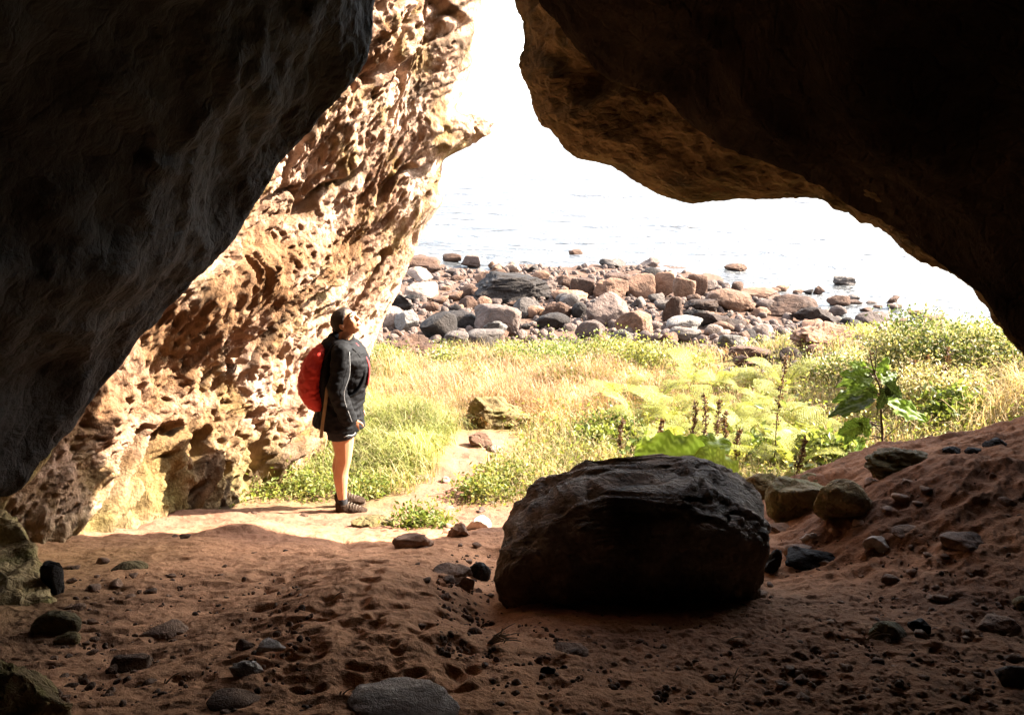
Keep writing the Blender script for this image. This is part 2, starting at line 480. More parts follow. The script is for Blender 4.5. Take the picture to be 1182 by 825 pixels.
# ------------------------------------------------------------------ cave rock
def build_lit_wall():
    g = [
        [(-250, 735, 4.7), (40, 640, 5.6), (195, 590, 6.8), (345, 553, 8.0), (400, 500, 9.6), (330, 480, 11.5)],
        [(-250, 580, 4.7), (60, 520, 5.85), (215, 470, 7.0), (350, 450, 8.0), (422, 400, 9.4), (340, 400, 11.5)],
        [(-200, 430, 4.9), (100, 410, 6.0), (245, 350, 6.9), (368, 345, 7.9), (456, 322, 9.0), (380, 320, 11.5)],
        [(-100, 280, 5.1), (160, 290, 6.3), (290, 250, 7.1), (405, 230, 7.7), (490, 232, 8.6), (430, 230, 11.5)],
        [(0, 130, 5.2), (230, 140, 6.4), (350, 120, 7.1), (445, 115, 7.6), (520, 118, 8.3), (460, 115, 11.5)],
        [(90, 0, 5.3), (310, 0, 6.5), (405, -5, 7.1), (480, -5, 7.6), (549, 0, 8.1), (490, 0, 11.5)],
        [(200, -160, 5.4), (370, -160, 6.6), (445, -160, 7.1), (510, -160, 7.6), (566, -160, 8.0), (520, -160, 11.5)],
        [(330, -420, 5.6), (440, -420, 6.8), (500, -420, 7.2), (550, -420, 7.6), (600, -420, 8.0), (560, -420, 11.5)],
        [(400, -700, 5.8), (500, -700, 7.0), (560, -700, 7.4), (600, -700, 7.8), (640, -700, 8.2), (600, -700, 11.5)],
    ]
    P = np.array([[W(*q) for q in row] for row in g])
    n, m = 520, 460
    S = crom(P, n)
    S = crom(S.transpose(1, 0, 2), m).transpose(1, 0, 2)
    # spend the samples where the photo sees them
    N = -gnormal(S)
    if (N[n // 3, m // 2] @ np.array([.8, -.6, 0])) < 0: N = -N
    X, Y, Z = S[..., 0], S[..., 1], S[..., 2]
    q = Z - .9 * X                                     # bedding climbs to the right
    a = X * .9 + Y * .5
    t_ = X * .6 + Y * .8                               # along the wall
    p = Z - .95 * t_ + .25 * fbm(X * .7, Y * .7, Z * .7 + 2, 2)      # across the bedding
    al = (t_ + Z) * .7                                 # along the bedding
    D = .11 * fbm(X * .7, Y * .7, Z * .7, 3)
    s1 = ridge(p * 1.3, al * .35, X * .5, 3)
    D = D + .055 * s1 + .03 * ridge(p * 4.2 + 3, al * .8, X, 4) + .016 * ridge(p * 11, al * 2.0, X * 2, 3)
    q4 = p * 2.1 + .35 * fbm(X * 1.5, Y * 1.5, Z * 1.5, 3)           # broken beds with crisp lips
    D = D + .06 * (ss(.0, .16, q4 % 1.) * (1 - (q4 % 1.)) * 1.6 - .4) * ss(-.3, .25, fbm(X * .8, Y * .8, Z * .8 + 21, 2))
    pit = cells(p * 7 + .8 * pn(X * 4, Y * 4, Z * 4), al * 3.6, X * 3)
    pm = ss(.0, .3, fbm(X * 1.1, Y * 1.1, Z * 1.1 + 9, 3))
    D = D - .085 * pm * (1 - ss(.16, .36, pit))
    pit2 = cells(p * 17 + 1.2 * pn(X * 7, Y * 7, Z * 7), al * 9, X * 8)
    D = D - .03 * (.25 + .75 * ss(-.2, .3, fbm(X * 2, Y * 2, Z * 2 + 4, 3))) * (1 - ss(.14, .36, pit2))
    crev = np.abs(fbm(p * .9 + 2, al * .35, X * .6 + 5, 3))
    D = D - .12 * (1 - ss(.0, .07, crev))
    D = D + .020 * fbm(p * 22, al * 9, X * 14, 4) + .008 * fbm(X * 45, Y * 45, Z * 45, 2)
    cj = np.linspace(0, 5, m)[None, :]
    D = D * (1 + .5 * ss(3.4, 2.4, cj))
    D = D + ss(3.4, 2.6, cj) * (.05 * ridge(t_ * 2.6, Z * .8 + .3 * p, X, 3) - .045 * (1 - ss(.1, .3, cells(t_ * 9 + pn(X * 5, Y * 5, Z * 5), Z * 6.5, X * 4))))
    D = D * (1 - .55 * np.exp(-((cj - 4.0) / .45) ** 2))
    # golden ledge over the lower wall
    w = W(230, 322, 6.8)
    D = D + .30 * np.exp(-((Z - w[2]) / .28) ** 2 - ((X - w[0]) / .7) ** 2)
    S = S + N * D[..., None]
    w = W(522, 168, 8.35)                              # the beak that juts out over the sea
    e = np.exp(-(np.abs(S[..., 2] - w[2] - .10) / .17) ** 4 - ((S[..., 1] - w[1]) / .5) ** 2)
    S[..., 0] += .33 * e * (1 + .5 * fbm(S[..., 2] * 7, S[..., 1] * 7, S[..., 0] * 4, 4)); S[..., 2] += .05 * e * (1 + 1.5 * fbm(S[..., 0] * 8, S[..., 1] * 6, 7, 3))
    w = W(497, 232, 8.5)
    e = np.exp(-((S[..., 2] - w[2]) / .2) ** 2 - ((S[..., 1] - w[1]) / .5) ** 2)
    S[..., 0] += .12 * e
    X, Y, Z = S[..., 0], S[..., 1], S[..., 2]
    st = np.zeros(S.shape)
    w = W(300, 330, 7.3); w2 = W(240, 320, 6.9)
    st[..., 0] = np.clip(1.5 * np.exp(-((Z - w[2] - .5 * (X - w[0])) / .45) ** 2 - ((X - w[0]) / .8) ** 2) + .8 * ss(.1, -.9, X - W(330, 430, 7.6)[0] + .35 * (Z - W(330, 430, 7.6)[2])) + .9 * fbm(X * 1.7, Y * 1.7, Z * 2.4, 4) - .25, 0, .92)  # ochre stain, plus shade painted over the lower left wall
    st[..., 1] = np.clip((1 - ss(ZC - 3.2, ZC - 2.2, Z)) * (1 - ss(6.3, 7.4, Y)) * (.75 + .7 * fbm(X * 2, Y * 2, Z * 2 + 5, 4)), 0, .85)
    cv = np.abs(fbm(p * 1.7 + 6, al * .6, X * .8 + 2, 4))
    st[..., 2] = np.clip((1 - ss(.03, .2, cv)) * ss(-.1, .4, fbm(X * .9, Y * .9, Z * .9 + 11, 3)), 0, .9)  # dark of crevices painted in as colour
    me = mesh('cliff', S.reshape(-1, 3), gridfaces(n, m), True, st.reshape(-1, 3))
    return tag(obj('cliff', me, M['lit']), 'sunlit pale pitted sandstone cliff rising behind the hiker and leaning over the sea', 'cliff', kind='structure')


build_lit_wall()

EDGE_L = [(85, 800, 3.0), (66, 750, 3.4), (52, 700, 3.8), (46, 650, 4.1), (24, 607, 4.35), (0, 588, 4.5), (32, 553, 4.55), (60, 520, 4.6), (100, 470, 4.7), (160, 395, 4.8), (215, 330, 4.85),
          (268, 282, 4.9), (292, 240, 4.95), (325, 187, 5), (355, 152, 5), (390, 112, 5), (415, 77, 5), (428, 40, 5), (429, 0, 5), (438, -100, 5),
          (470, -250, 5), (520, -370, 5), (560, -420, 5)]
EDGE_R = [(560, -420, 5), (598, -370, 5), (610, -200, 5), (628, -60, 5), (634, 0, 5), (656, 32, 5), (680, 60, 5), (707, 82, 5), (740, 92, 5), (773, 103, 5),
          (799, 140, 4.95), (845, 168, 4.9), (906, 191, 4.85), (946, 214, 4.8), (990, 240, 4.75), (1033, 264, 4.7), (1089, 304, 4.6),
          (1135, 337, 4.5), (1165, 372, 4.45), (1192, 402, 4.4), (1245, 480, 4.3), (1300, 580, 4.2), (1330, 660, 4.1)]


def build_shell(name, edge, mat, label, side, n=260):
    E = np.array([W(*q) for q in edge])
    E = crom(E, n)
    ax = np.array([.3, 0, ZC - 1.0])
    rad = E - ax; rad[:, 1] = 0
    rad /= np.linalg.norm(rad, axis=1)[:, None]
    # (step along the tunnel, outward growth); before the lip: the unseen outer face of the cliff, blocking the sun
    st = [(.9, 7.), (.75, 3.), (.62, 2.0), (.55, 1.2), (.32, .42), (.12, .1), (0, 0), (-.14, .03), (-.5, .14), (-1.3, .36), (-2.4, .55), (-3.8, .6), (-5.5, .5), (-7.5, .2), (-9.5, -.6), (-10, -1.8)]
    rows = []
    for dy, e in st:
        q = E + rad * e
        q[:, 1] = np.minimum(E[:, 1], E[:, 1]) + dy
        if side > 0 and e >= 2:
            q[:, 1] += ss(.5, .75, np.linspace(0, 1, n)) * (2.0 if e < 7 else 2.4)  # unseen face pushed seaward to keep the sun off the earth bank
        if dy < -3:
            q[:, 1] = E[:, 1] * .5 + 2.2 + dy
        rows.append(q)
    S = crom(np.array(rows), 300)
    N = gnormal(S)
    mid = S[150, n // 2]
    if N[150, n // 2] @ (ax + np.array([0, 2, 0]) - mid) < 0: N = -N
    X, Y, Z = S[..., 0], S[..., 1], S[..., 2]
    k = np.linspace(0, len(st) - 1, 300)[:, None]
    lip = np.exp(-((k - 6) / 1.2) ** 2)
    D = .14 * (1 - .9 * lip) * fbm(X * .6, Y * .6, Z * .6 + side, 3)
    D = D + .05 * (1 - .8 * lip) * ridge((X * .8 + Z * .6) * 1.1, Y * 1.6 + .5 * Z, (Z - X * side) * .35, 4)
    D = D + .03 * fbm(X * 3, Y * 2, Z * 1.5, 4) * (1 - .6 * lip) + .015 * fbm(X * 9, Y * 7, Z * 5, 4) + .006 * fbm(X * 30, Y * 25, Z * 22, 2)
    if side < 0:                                       # knobbly lit foot of the wall
        ft = ss(2.05, 1.3, Z - (ZC - 3.8)) if False else 1 - ss(ZC - 2.35, ZC - 1.95, Z)
        D = D + ft * (.10 * fbm(X * 4, Y * 4, Z * 4, 4) - .06 * (1 - ss(.1, .5, cells(X * 9, Y * 9, Z * 8))))
    S = S + N * D[..., None]
    me = mesh(name, S.reshape(-1, 3), gridfaces(300, n))
    o = obj(name, me, mat)
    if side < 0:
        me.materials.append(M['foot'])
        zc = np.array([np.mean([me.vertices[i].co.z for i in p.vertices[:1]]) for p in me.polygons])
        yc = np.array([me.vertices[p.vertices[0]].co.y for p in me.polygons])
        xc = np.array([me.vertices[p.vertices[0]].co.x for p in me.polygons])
        idx = (zc + .2 * pn(xc * 4, yc * 4, zc * 4) < ZC - 1.85).astype(np.int32)  # foot gets the paler mix with side light painted in
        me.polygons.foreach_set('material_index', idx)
    return tag(o, label, 'cave wall' if side < 0 else 'cave roof', kind='structure')


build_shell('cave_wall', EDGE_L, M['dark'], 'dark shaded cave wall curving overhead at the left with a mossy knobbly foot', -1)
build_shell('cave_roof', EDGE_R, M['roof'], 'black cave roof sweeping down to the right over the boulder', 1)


def build_overhang():
    sil = [(590, -220, 5.75), (594, -60, 5.75), (598, 0, 5.75), (609, 27, 5.75), (610, 55, 5.75), (609, 87, 5.72), (620, 109, 5.7), (628, 140, 5.7), (640, 151, 5.7), (662, 178, 5.7), (690, 184, 5.7),
           (717, 194, 5.7), (753, 216, 5.7), (794, 233, 5.68), (845, 228, 5.62), (896, 220, 5.55), (936, 219, 5.4), (977, 244, 5.2), (1033, 266, 4.95), (1090, 306, 4.8), (1132, 340, 4.72), (1155, 380, 4.65), (1182, 412, 4.6), (1230, 490, 4.5), (1290, 590, 4.4)]
    inn = [(640, -240, 5.0), (650, -70, 5.0), (650, -10, 5.0), (668, 20, 5.0), (690, 45, 5.0), (712, 66, 5.0), (735, 76, 5.0), (755, 82, 5.0), (770, 84, 5.0), (785, 88, 5.0), (800, 100, 4.95),
           (812, 115, 4.95), (830, 130, 4.9), (860, 148, 4.9), (900, 165, 4.85), (945, 185, 4.8), (975, 205, 4.75), (1010, 225, 4.7), (1060, 255, 4.65), (1115, 295, 4.6), (1160, 335, 4.5), (1185, 370, 4.45), (1215, 395, 4.4), (1270, 470, 4.3), (1330, 570, 4.2)]
    A = np.array([W(*q) for q in sil]); B = np.array([W(*q) for q in inn])
    up = np.array([0, 0, 1.])
    rows = [B + .3 * (B - A), B, B * .66 + A * .34 - .04 * up, B * .3 + A * .7 - .05 * up, A, A + np.array([.0, .10, .08]), A + np.array([.12, .16, .3]),
            A + np.array([.5, .2, 1.2]), A + np.array([2., .2, 3.5]), A + np.array([4., .2, 8.])]
    n, m = 260, 420
    S = crom(np.array(rows), n)
    S = crom(S.transpose(1, 0, 2), m).transpose(1, 0, 2)
    N = gnormal(S)
    if N[50, 200][2] > 0: N = -N
    X, Y, Z = S[..., 0], S[..., 1], S[..., 2]
    k = np.linspace(0, len(rows) - 1, n)[:, None]
    keep = np.exp(-((k - 4) / .9) ** 2) * .85
    D = .10 * (1 - keep) * fbm(X * 1.2, Y * 1.5, Z * 1.5, 4) + .03 * (1 - keep) * ridge(X * 1.5 + Z * 2, Y * 3.5, Z * 4 - X * 2, 4)
    D = D + .013 * fbm(X * 5, Y * 8, Z * 12, 4) + .008 * fbm(X * 25, Y * 25, Z * 25, 3)
    D = D - .03 * (1 - keep) * ss(-.1, .3, fbm(X * 1.5, Y * 1.5, Z * 1.5 + 7, 2)) * (1 - ss(.1, .5, cells(X * 5, Y * 5, Z * 6)))
    w = W(690, 82, 5.15)                                # hollow near the lip
    D = D - .28 * np.exp(-((X - w[0]) / .15) ** 2 - ((Z - w[2]) / .16) ** 2)
    S = S + N * D[..., None]
    me = mesh('rock_overhang', S.reshape(-1, 3), gridfaces(n, m))
    return tag(obj('rock_overhang', me, M['over']), 'ochre brown rock overhang hanging from the cave roof in front of the sea', 'rock overhang', kind='structure')


build_overhang()


# ------------------------------------------------------------------ rocks
def ico(sub):
    bm = bmesh.new()
    bmesh.ops.create_icosphere(bm, subdivisions=sub, radius=1)
    V = np.array([v.co[:] for v in bm.verts]); F = np.array([[v.index for v in f.verts] for f in bm.faces])
    bm.free()
    return V, F


ICO = {k: ico(k) for k in (2, 3, 4, 5, 6)}


def rock_mesh(name, seed, kind='round', sub=4, rough=1., cuts=None):
    V, F = ICO[sub]
    V = V.copy()
    r = np.random.default_rng(seed)
    off = r.uniform(0, 60, 3)
    if kind in ('block', 'slab'):
        e = .55 if kind == 'block' else .7
        V = np.sign(V) * np.abs(V) ** e
        V *= np.array([1, .85, .8 if kind == 'block' else .5])
    ncut = {'round': 4, 'block': 7, 'slab': 6, 'jag': 12, 'lump': 2, 'point': 9}[kind] if cuts is None else cuts
    for _ in range(ncut):
        n = r.normal(size=3); n /= np.linalg.norm(n)
        lim = np.quantile(V @ n, r.uniform(.72, .9))
        d = V @ n - lim
        V = V - np.where(d > 0, d * .9, 0)[:, None] * n
    if kind == 'point':
        V[:, :2] *= (1 - .42 * ss(-.6, 1., V[:, 2]))[:, None]
    p = V * 1.3 + off
    nrm = V / (np.linalg.norm(V, axis=1)[:, None] + 1e-6)
    amp = {'round': .10, 'block': .08, 'slab': .09, 'jag': .16, 'lump': .22, 'point': .1}[kind] * rough
    d = amp * fbm(p[:, 0], p[:, 1], p[:, 2], 3)
    p = V * 4 + off
    d = d + amp * .35 * fbm(p[:, 0], p[:, 1], p[:, 2], 4)
    if kind == 'lump':
        d = d - .16 * (1 - ss(.1, .6, cells(p[:, 0], p[:, 1], p[:, 2])))
    if kind in ('jag', 'slab'):
        d = d - .06 * (ridge(p[:, 0] * .25, p[:, 1] * .25, p[:, 2] * 1.2, 2) > .75)
    if sub >= 5:
        p = V * 16 + off
        d = d + amp * .1 * fbm(p[:, 0], p[:, 1], p[:, 2], 3)
    V = V + nrm * d[:, None]
    lo, hi = V.min(0), V.max(0)
    V = (V - (lo + hi) / 2) / (hi - lo)
    V[:, 2] += .5
    return mesh(name, V, F)


SEED = [100]


def put_rock(u0, u1, v0, v1, kind, mat, label, name='boulder', cat='boulder', group=None, sub=4, deep=.75, sink=.14, rough=1., me=None, rz=None, flat=False):
    SEED[0] += 1
    x, y, z, d = hit((u0 + u1) / 2, v1)
    w = (u1 - u0) * d / FPX
    dep = w * deep
    hh = (v1 - v0) * d / FPX
    dip = math.atan2(ZC - z, y)
    h = max((hh - dep * math.sin(dip) * .55) / math.cos(dip), .3 * w if not flat else .15 * w)
    h = h / (1 - sink)
    if me is None: me = rock_mesh(name, SEED[0], kind, sub, rough)
    o = obj(name, me, M[mat])
    s = (d + dep / 2) / d
    cx, cy = x * s, y + dep / 2
    o.location = (cx, cy, max(-.02, min(float(H(cx, cy)), z + .5 * dep * .4)) - sink * h)
    o.scale = (w * s, dep, h)
    if rz is not None: o.rotation_euler = (0, 0, rz)
    tag(o, label, cat, group)
    return o


BEACH = [
    (538, 637, 321, 353, 'slab', 'dark', 'long black weed covered block, largest dark rock on the shore', 5),
    (592, 624, 342, 368, 'round', 'grey', 'round light grey boulder in front of the long black block', 4),
    (547, 602, 348, 389, 'block', 'plum', 'big squarish brown grey boulder beside the round light grey one', 5),
    (484, 528, 359, 396, 'block', 'dark', 'dark grey upright block above the lumpy brown seaweed rock', 4),
    (510, 551, 357, 384, 'block', 'dark', 'dark flat topped block tucked behind two squarish boulders', 4),
    (512, 542, 381, 400, 'round', 'grey', 'small rounded grey boulder at the grass edge', 4),
    (539, 583, 378, 402, 'block', 'grey', 'low grey block with a sunlit top at the grass edge', 4),
    (469, 499, 307, 328, 'point', 'pale', 'pale pyramid shaped rock near the cliff corner', 4),
    (468, 506, 325, 346, 'block', 'pale', 'pale cracked block just below the pyramid shaped rock', 4),
    (438, 479, 335, 362, 'jag', 'dark', 'dark wedge shaped rock leaning against the cliff corner', 4),
    (455, 484, 355, 383, 'round', 'slate', 'mottled greenish grey boulder beside the dark upright block', 4),
    (438, 466, 352, 382, 'round', 'pale', 'pale boulder at the foot of the cliff corner', 4),
    (437, 505, 382, 414, 'lump', 'brown', 'lumpy brown seaweed covered rock at the grass edge', 5),
    (511, 533, 291, 303, 'block', 'brown', 'small brown block at the water edge, topmost on the shore', 3),
    (532, 555, 293, 309, 'block', 'plum', 'squarish grey brown block at the water edge', 4),
    (563, 572, 301, 309, 'round', 'tan', 'tiny tan stone alone at the water edge', 3),
    (580, 602, 299, 315, 'point', 'pale', 'pale pointed rock standing in the shallows', 4),
    (452, 511, 301, 316, 'slab', 'brown', 'flat brown slab at the water edge by the cliff', 4),
    (514, 532, 309, 319, 'round', 'plum', 'small grey brown stone between the slab and the black block', 3),
    (557, 587, 368, 391, 'jag', 'slate', 'pale pointed rock between the squarish boulder and the grass', 4),
    (619, 659, 358, 381, 'round', 'dark', 'dark red black boulder below the rough brown one', 4),
    (625, 661, 345, 368, 'lump', 'brown', 'rough pitted brown boulder beside the great dome boulder', 4),
    (659, 679, 348, 368, 'round', 'dark', 'small dark stone squeezed beside the great dome boulder', 4),
    (675, 726, 335, 377, 'round', 'plum', 'great dome shaped grey brown boulder in the middle of the shore', 5),
    (709, 754, 356, 390, 'round', 'tan', 'tan rounded boulder leaning on the great dome boulder', 5),
    (663, 699, 368, 394, 'round', 'plum', 'purple grey egg shaped boulder at the grass edge', 4),
    (635, 679, 338, 351, 'slab', 'tan', 'low tan slab behind the rough pitted boulder', 4),
    (723, 755, 315, 345, 'block', 'tan', 'tall square tan block in the row at the sea edge', 4),
    (753, 777, 313, 343, 'block', 'tan', 'narrow tan block second in the row at the sea edge', 4),
    (775, 802, 317, 347, 'round', 'tan', 'rounded tan block third in the row at the sea edge', 4),
    (792, 817, 315, 344, 'block', 'brown', 'brown rounded block ending the row at the sea edge', 4),
    (684, 726, 320, 347, 'jag', 'tan', 'broken tan block beginning the row at the sea edge', 4),
    (657, 686, 319, 342, 'block', 'brown', 'brown cube shaped block behind the low tan slab', 4),
    (641, 661, 317, 332, 'round', 'brown', 'small brown boulder behind the long black block', 4),
    (618, 644, 321, 339, 'jag', 'plum', 'grey jagged rock at the end of the long black block', 4),
    (697, 725, 315, 329, 'block', 'brown', 'small brown block behind the broken tan block', 4),
    (692, 723, 301, 310, 'slab', 'grey', 'low grey rock just breaking the sea surface', 4),
    (735, 762, 296, 312, 'point', 'plum', 'peaked split rock standing in the sea', 4),
    (656, 673, 287, 295, 'jag', 'brown', 'tiny dark rock farthest out in the sea', 3),
    (835, 864, 305, 314, 'lump', 'brown', 'flat brown weedy rock in the sea', 4),
    (763, 789, 341, 372, 'jag', 'brown', 'upright dark brown crumbly rock behind the smooth grey pair', 4),
    (787, 828, 346, 363, 'lump', 'weed', 'weedy brown rock beside the crumbly upright one', 4),
    (768, 812, 363, 384, 'round', 'slate', 'smooth pale grey boulder, upper of the smooth grey pair', 4),
    (771, 809, 375, 396, 'round', 'grey', 'smooth darker grey boulder, lower of the smooth grey pair', 4),
    (802, 862, 358, 382, 'slab', 'weed', 'long dark brown weedy ledge under the big pink boulder', 4),
    (815, 868, 332, 361, 'round', 'tan', 'big sunlit pink tan boulder near the water', 5),
    (872, 942, 341, 366, 'round', 'brown', 'large smooth reddish brown slab boulder near the water', 5),
    (915, 971, 349, 376, 'jag', 'weed', 'dark jagged sloping rock below the reddish brown slab boulder', 4),
    (986, 1031, 357, 378, 'round', 'plum', 'smooth grey brown boulder behind the leafy bush', 4),
    (915, 1010, 368, 406, 'jag', 'tan', 'broad layered pink rock ledge above the bushes', 5),
    (848, 875, 379, 399, 'round', 'dark', 'dark charcoal boulder beside the pale grey cobble', 4),
    (828, 862, 383, 409, 'round', 'slate', 'pale grey speckled cobble at the grass edge', 4),
    (867, 893, 372, 390, 'round', 'pale', 'pale rounded stone beside the charcoal boulder', 4),
    (898, 924, 401, 423, 'round', 'weed', 'dark brown boulder standing in the greenery', 4),
    (910, 925, 415, 431, 'round', 'grey', 'small grey stone against the dark brown boulder in the greenery', 3),
    (855, 896, 426, 447, 'jag', 'dark', 'dark cracked rock sunk among the ferns', 4),
    (841, 892, 403, 418, 'slab', 'brown', 'flat brown slab above the ferns', 4),
    (843, 858, 324, 340, 'block', 'brown', 'small upright brown rock at the water edge', 3),
    (856, 897, 333, 346, 'slab', 'tan', 'low tan slab at the water edge', 4),
    (939, 952, 329, 339, 'jag', 'brown', 'small brown rock in the shallows beyond the slab boulder', 3),
    (960, 986, 317, 330, 'jag', 'grey', 'grey jagged rock alone in the sea', 4),
    (1020, 1039, 340, 350, 'jag', 'brown', 'small brown rock in the sea above the leafy bush', 3),
    (978, 992, 339, 347, 'round', 'grey', 'small grey stone in the shallows', 3),
    (974, 994, 347, 352, 'slab', 'brown', 'thin brown slab awash in the shallows', 3),
    (1060, 1088, 364, 374, 'slab', 'brown', 'flat brown rock in the shallows beyond the bush top', 3),
    (1064, 1090, 372, 388, 'round', 'plum', 'grey brown rock showing above the bush', 4),
    (1092, 1112, 370, 378, 'round', 'grey', 'small grey rock awash near the cave roof edge', 3),
    (1003, 1026, 373, 395, 'jag', 'pale', 'pale block with a dark face beside the layered pink ledge', 4),
    (537, 612, 455, 497, 'jag', 'mossy', 'mossy brown boulder sitting in the dry meadow grass', 5),
    (541, 569, 499, 517, 'round', 'tan', 'smooth tan stone below the mossy meadow boulder', 4),
    (560, 580, 513, 525, 'jag', 'pale', 'pale flat stone on the path below the smooth tan one', 3),
]
for (u0, u1, v0, v1, k, c, lab, sub) in BEACH:
    wet = any(w_ in lab for w_ in (' sea', 'shallows'))
    put_rock(u0, u1, v0, v1, k, c, lab, sub=sub)

FLOOR = [
    (400, 532, 806, 842, 'round', 'palepebble', 'grey white flat topped stone at the bottom edge of the picture', 5, 'rock'),
    (264, 306, 762, 787, 'lump', 'palepebble', 'pale stone with a hollow top on the worn earth', 4, 'stone'),
    (298, 332, 737, 751, 'slab', 'palepebble', 'thin pale splinter of stone above the hollow stone', 3, 'stone'),
    (270, 300, 738, 753, 'jag', 'pebble', 'small brown stone touching the pale splinter', 3, 'stone'),
    (130, 170, 645, 661, 'round', 'mossy', 'low domed tan stone on the earth floor by the sunlit patch', 4, 'stone'),
    (50, 76, 647, 688, 'block', 'dark', 'dark upright rock against the foot of the cave wall', 4, 'rock'),
    (38, 96, 702, 738, 'round', 'mossy', 'mossy rounded rock by the cave wall foot', 4, 'rock'),
    (65, 94, 729, 746, 'round', 'mossy', 'small mossy stone below the mossy rounded rock', 4, 'stone'),
    (-60, 96, 742, 880, 'jag', 'foot', 'large mossy boulder cut off by the corner of the picture', 5, 'boulder'),
    (164, 216, 716, 736, 'slab', 'pebble', 'flat dark stone half sunk in the left floor', 3, 'stone'),
    (128, 172, 755, 776, 'block', 'pebble', 'brown block of stone in the left gravel', 4, 'stone'),
    (240, 300, 800, 822, 'slab', 'pebble', 'dark sunken slab left of the grey white stone', 3, 'stone'),
    (453, 500, 608, 634, 'slab', 'pebble', 'flat layered brown stone below the green weed', 4, 'stone'),
    (538, 567, 590, 612, 'round', 'palepebble', 'upright tan stone left of the big black boulder', 4, 'stone'),
    (404, 456, 592, 610, 'jag', 'mossy', 'low grassy lump of rock just below the hiker shoes', 4, 'rock'),
    (516, 543, 602, 622, 'jag', 'pebble', 'angular brown stone beside the upright tan stone', 4, 'stone'),
    (497, 546, 648, 668, 'slab', 'pebble', 'long flat stone touching the dark round one', 4, 'stone'),
    (541, 567, 646, 670, 'round', 'dark', 'dark round stone against the left side of the big boulder', 4, 'stone'),
    (518, 548, 662, 680, 'round', 'pebble', 'rounded brown stone below the long flat one', 4, 'stone'),
    (882, 955, 548, 603, 'round', 'mossy', 'mossy boulder just beyond the big black boulder', 5, 'boulder'),
    (935, 1003, 556, 612, 'round', 'foot', 'brown rounded boulder at the foot of the earth bank', 5, 'boulder'),
    (858, 905, 544, 578, 'lump', 'mossy', 'rough mossy rock half hidden behind the big black boulder', 4, 'rock'),
    (925, 965, 546, 562, 'round', 'mossy', 'low mossy stone behind the pair of rounded boulders', 4, 'rock'),
    (993, 1082, 508, 549, 'lump', 'mossy', 'mossy hummock of rock on the crest of the earth bank', 5, 'rock'),
    (1086, 1112, 513, 526, 'round', 'dark', 'small dark stone on the crest beside the mossy hummock', 4, 'stone'),
    (1112, 1134, 514, 524, 'round', 'dark', 'second small dark stone on the crest, farther from the hummock', 4, 'stone'),
    (1134, 1168, 503, 520, 'jag', 'dark', 'flat dark rock where the crest meets the cave roof side', 4, 'rock'),
    (884, 932, 600, 614, 'jag', 'pebble', 'broken pale topped stone between boulder and earth bank', 4, 'stone'),
    (922, 948, 613, 629, 'jag', 'palepebble', 'knobbly grey stone below the rounded boulder', 4, 'stone'),
    (904, 938, 627, 648, 'round', 'pebble', 'flat topped brown stone above the black one', 4, 'stone'),
    (905, 972, 635, 660, 'jag', 'dark', 'black angular stone beside the big boulder', 4, 'stone'),
    (995, 1026, 621, 639, 'round', 'palepebble', 'smooth oval tan stone on the earth bank', 4, 'stone'),
    (1028, 1062, 609, 624, 'round', 'pebble', 'brown stone above the smooth oval one', 4, 'stone'),
    (1086, 1146, 620, 642, 'slab', 'pebble', 'broad flat stone bedded in the earth bank', 4, 'stone'),
    (1003, 1048, 716, 740, 'round', 'mossy', 'mossy stone on the dark gravelly floor', 4, 'stone'),
    (1048, 1072, 712, 732, 'block', 'dark', 'dark cube shaped stone beside the mossy stone on the gravel', 4, 'stone'),
    (1148, 1200, 766, 798, 'round', 'plum', 'smooth grey stone low at the right edge', 4, 'stone'),
    (1168, 1200, 688, 708, 'round', 'mossy', 'yellow green mossy stone at the right edge', 4, 'stone'),
    (632, 680, 745, 760, 'slab', 'pebble', 'flat reddish stone in front of the big boulder', 4, 'stone'),
    (622, 642, 766, 780, 'jag', 'dark', 'dark lump in front of the flat reddish stone', 3, 'stone'),
    (878, 902, 634, 664, 'jag', 'dark', 'dark rock wedged under the right end of the big boulder', 4, 'stone'),
    (1120, 1175, 710, 734, 'slab', 'pebble', 'wide dark stone above the smooth grey one', 4, 'stone'),
]
for (u0, u1, v0, v1, k, c, lab, sub, nm) in FLOOR:
    o = put_rock(u0, u1, v0, v1, k, c, lab, name=nm, cat=nm, sub=sub, flat=True, sink=.25 if nm == 'stone' else .2)


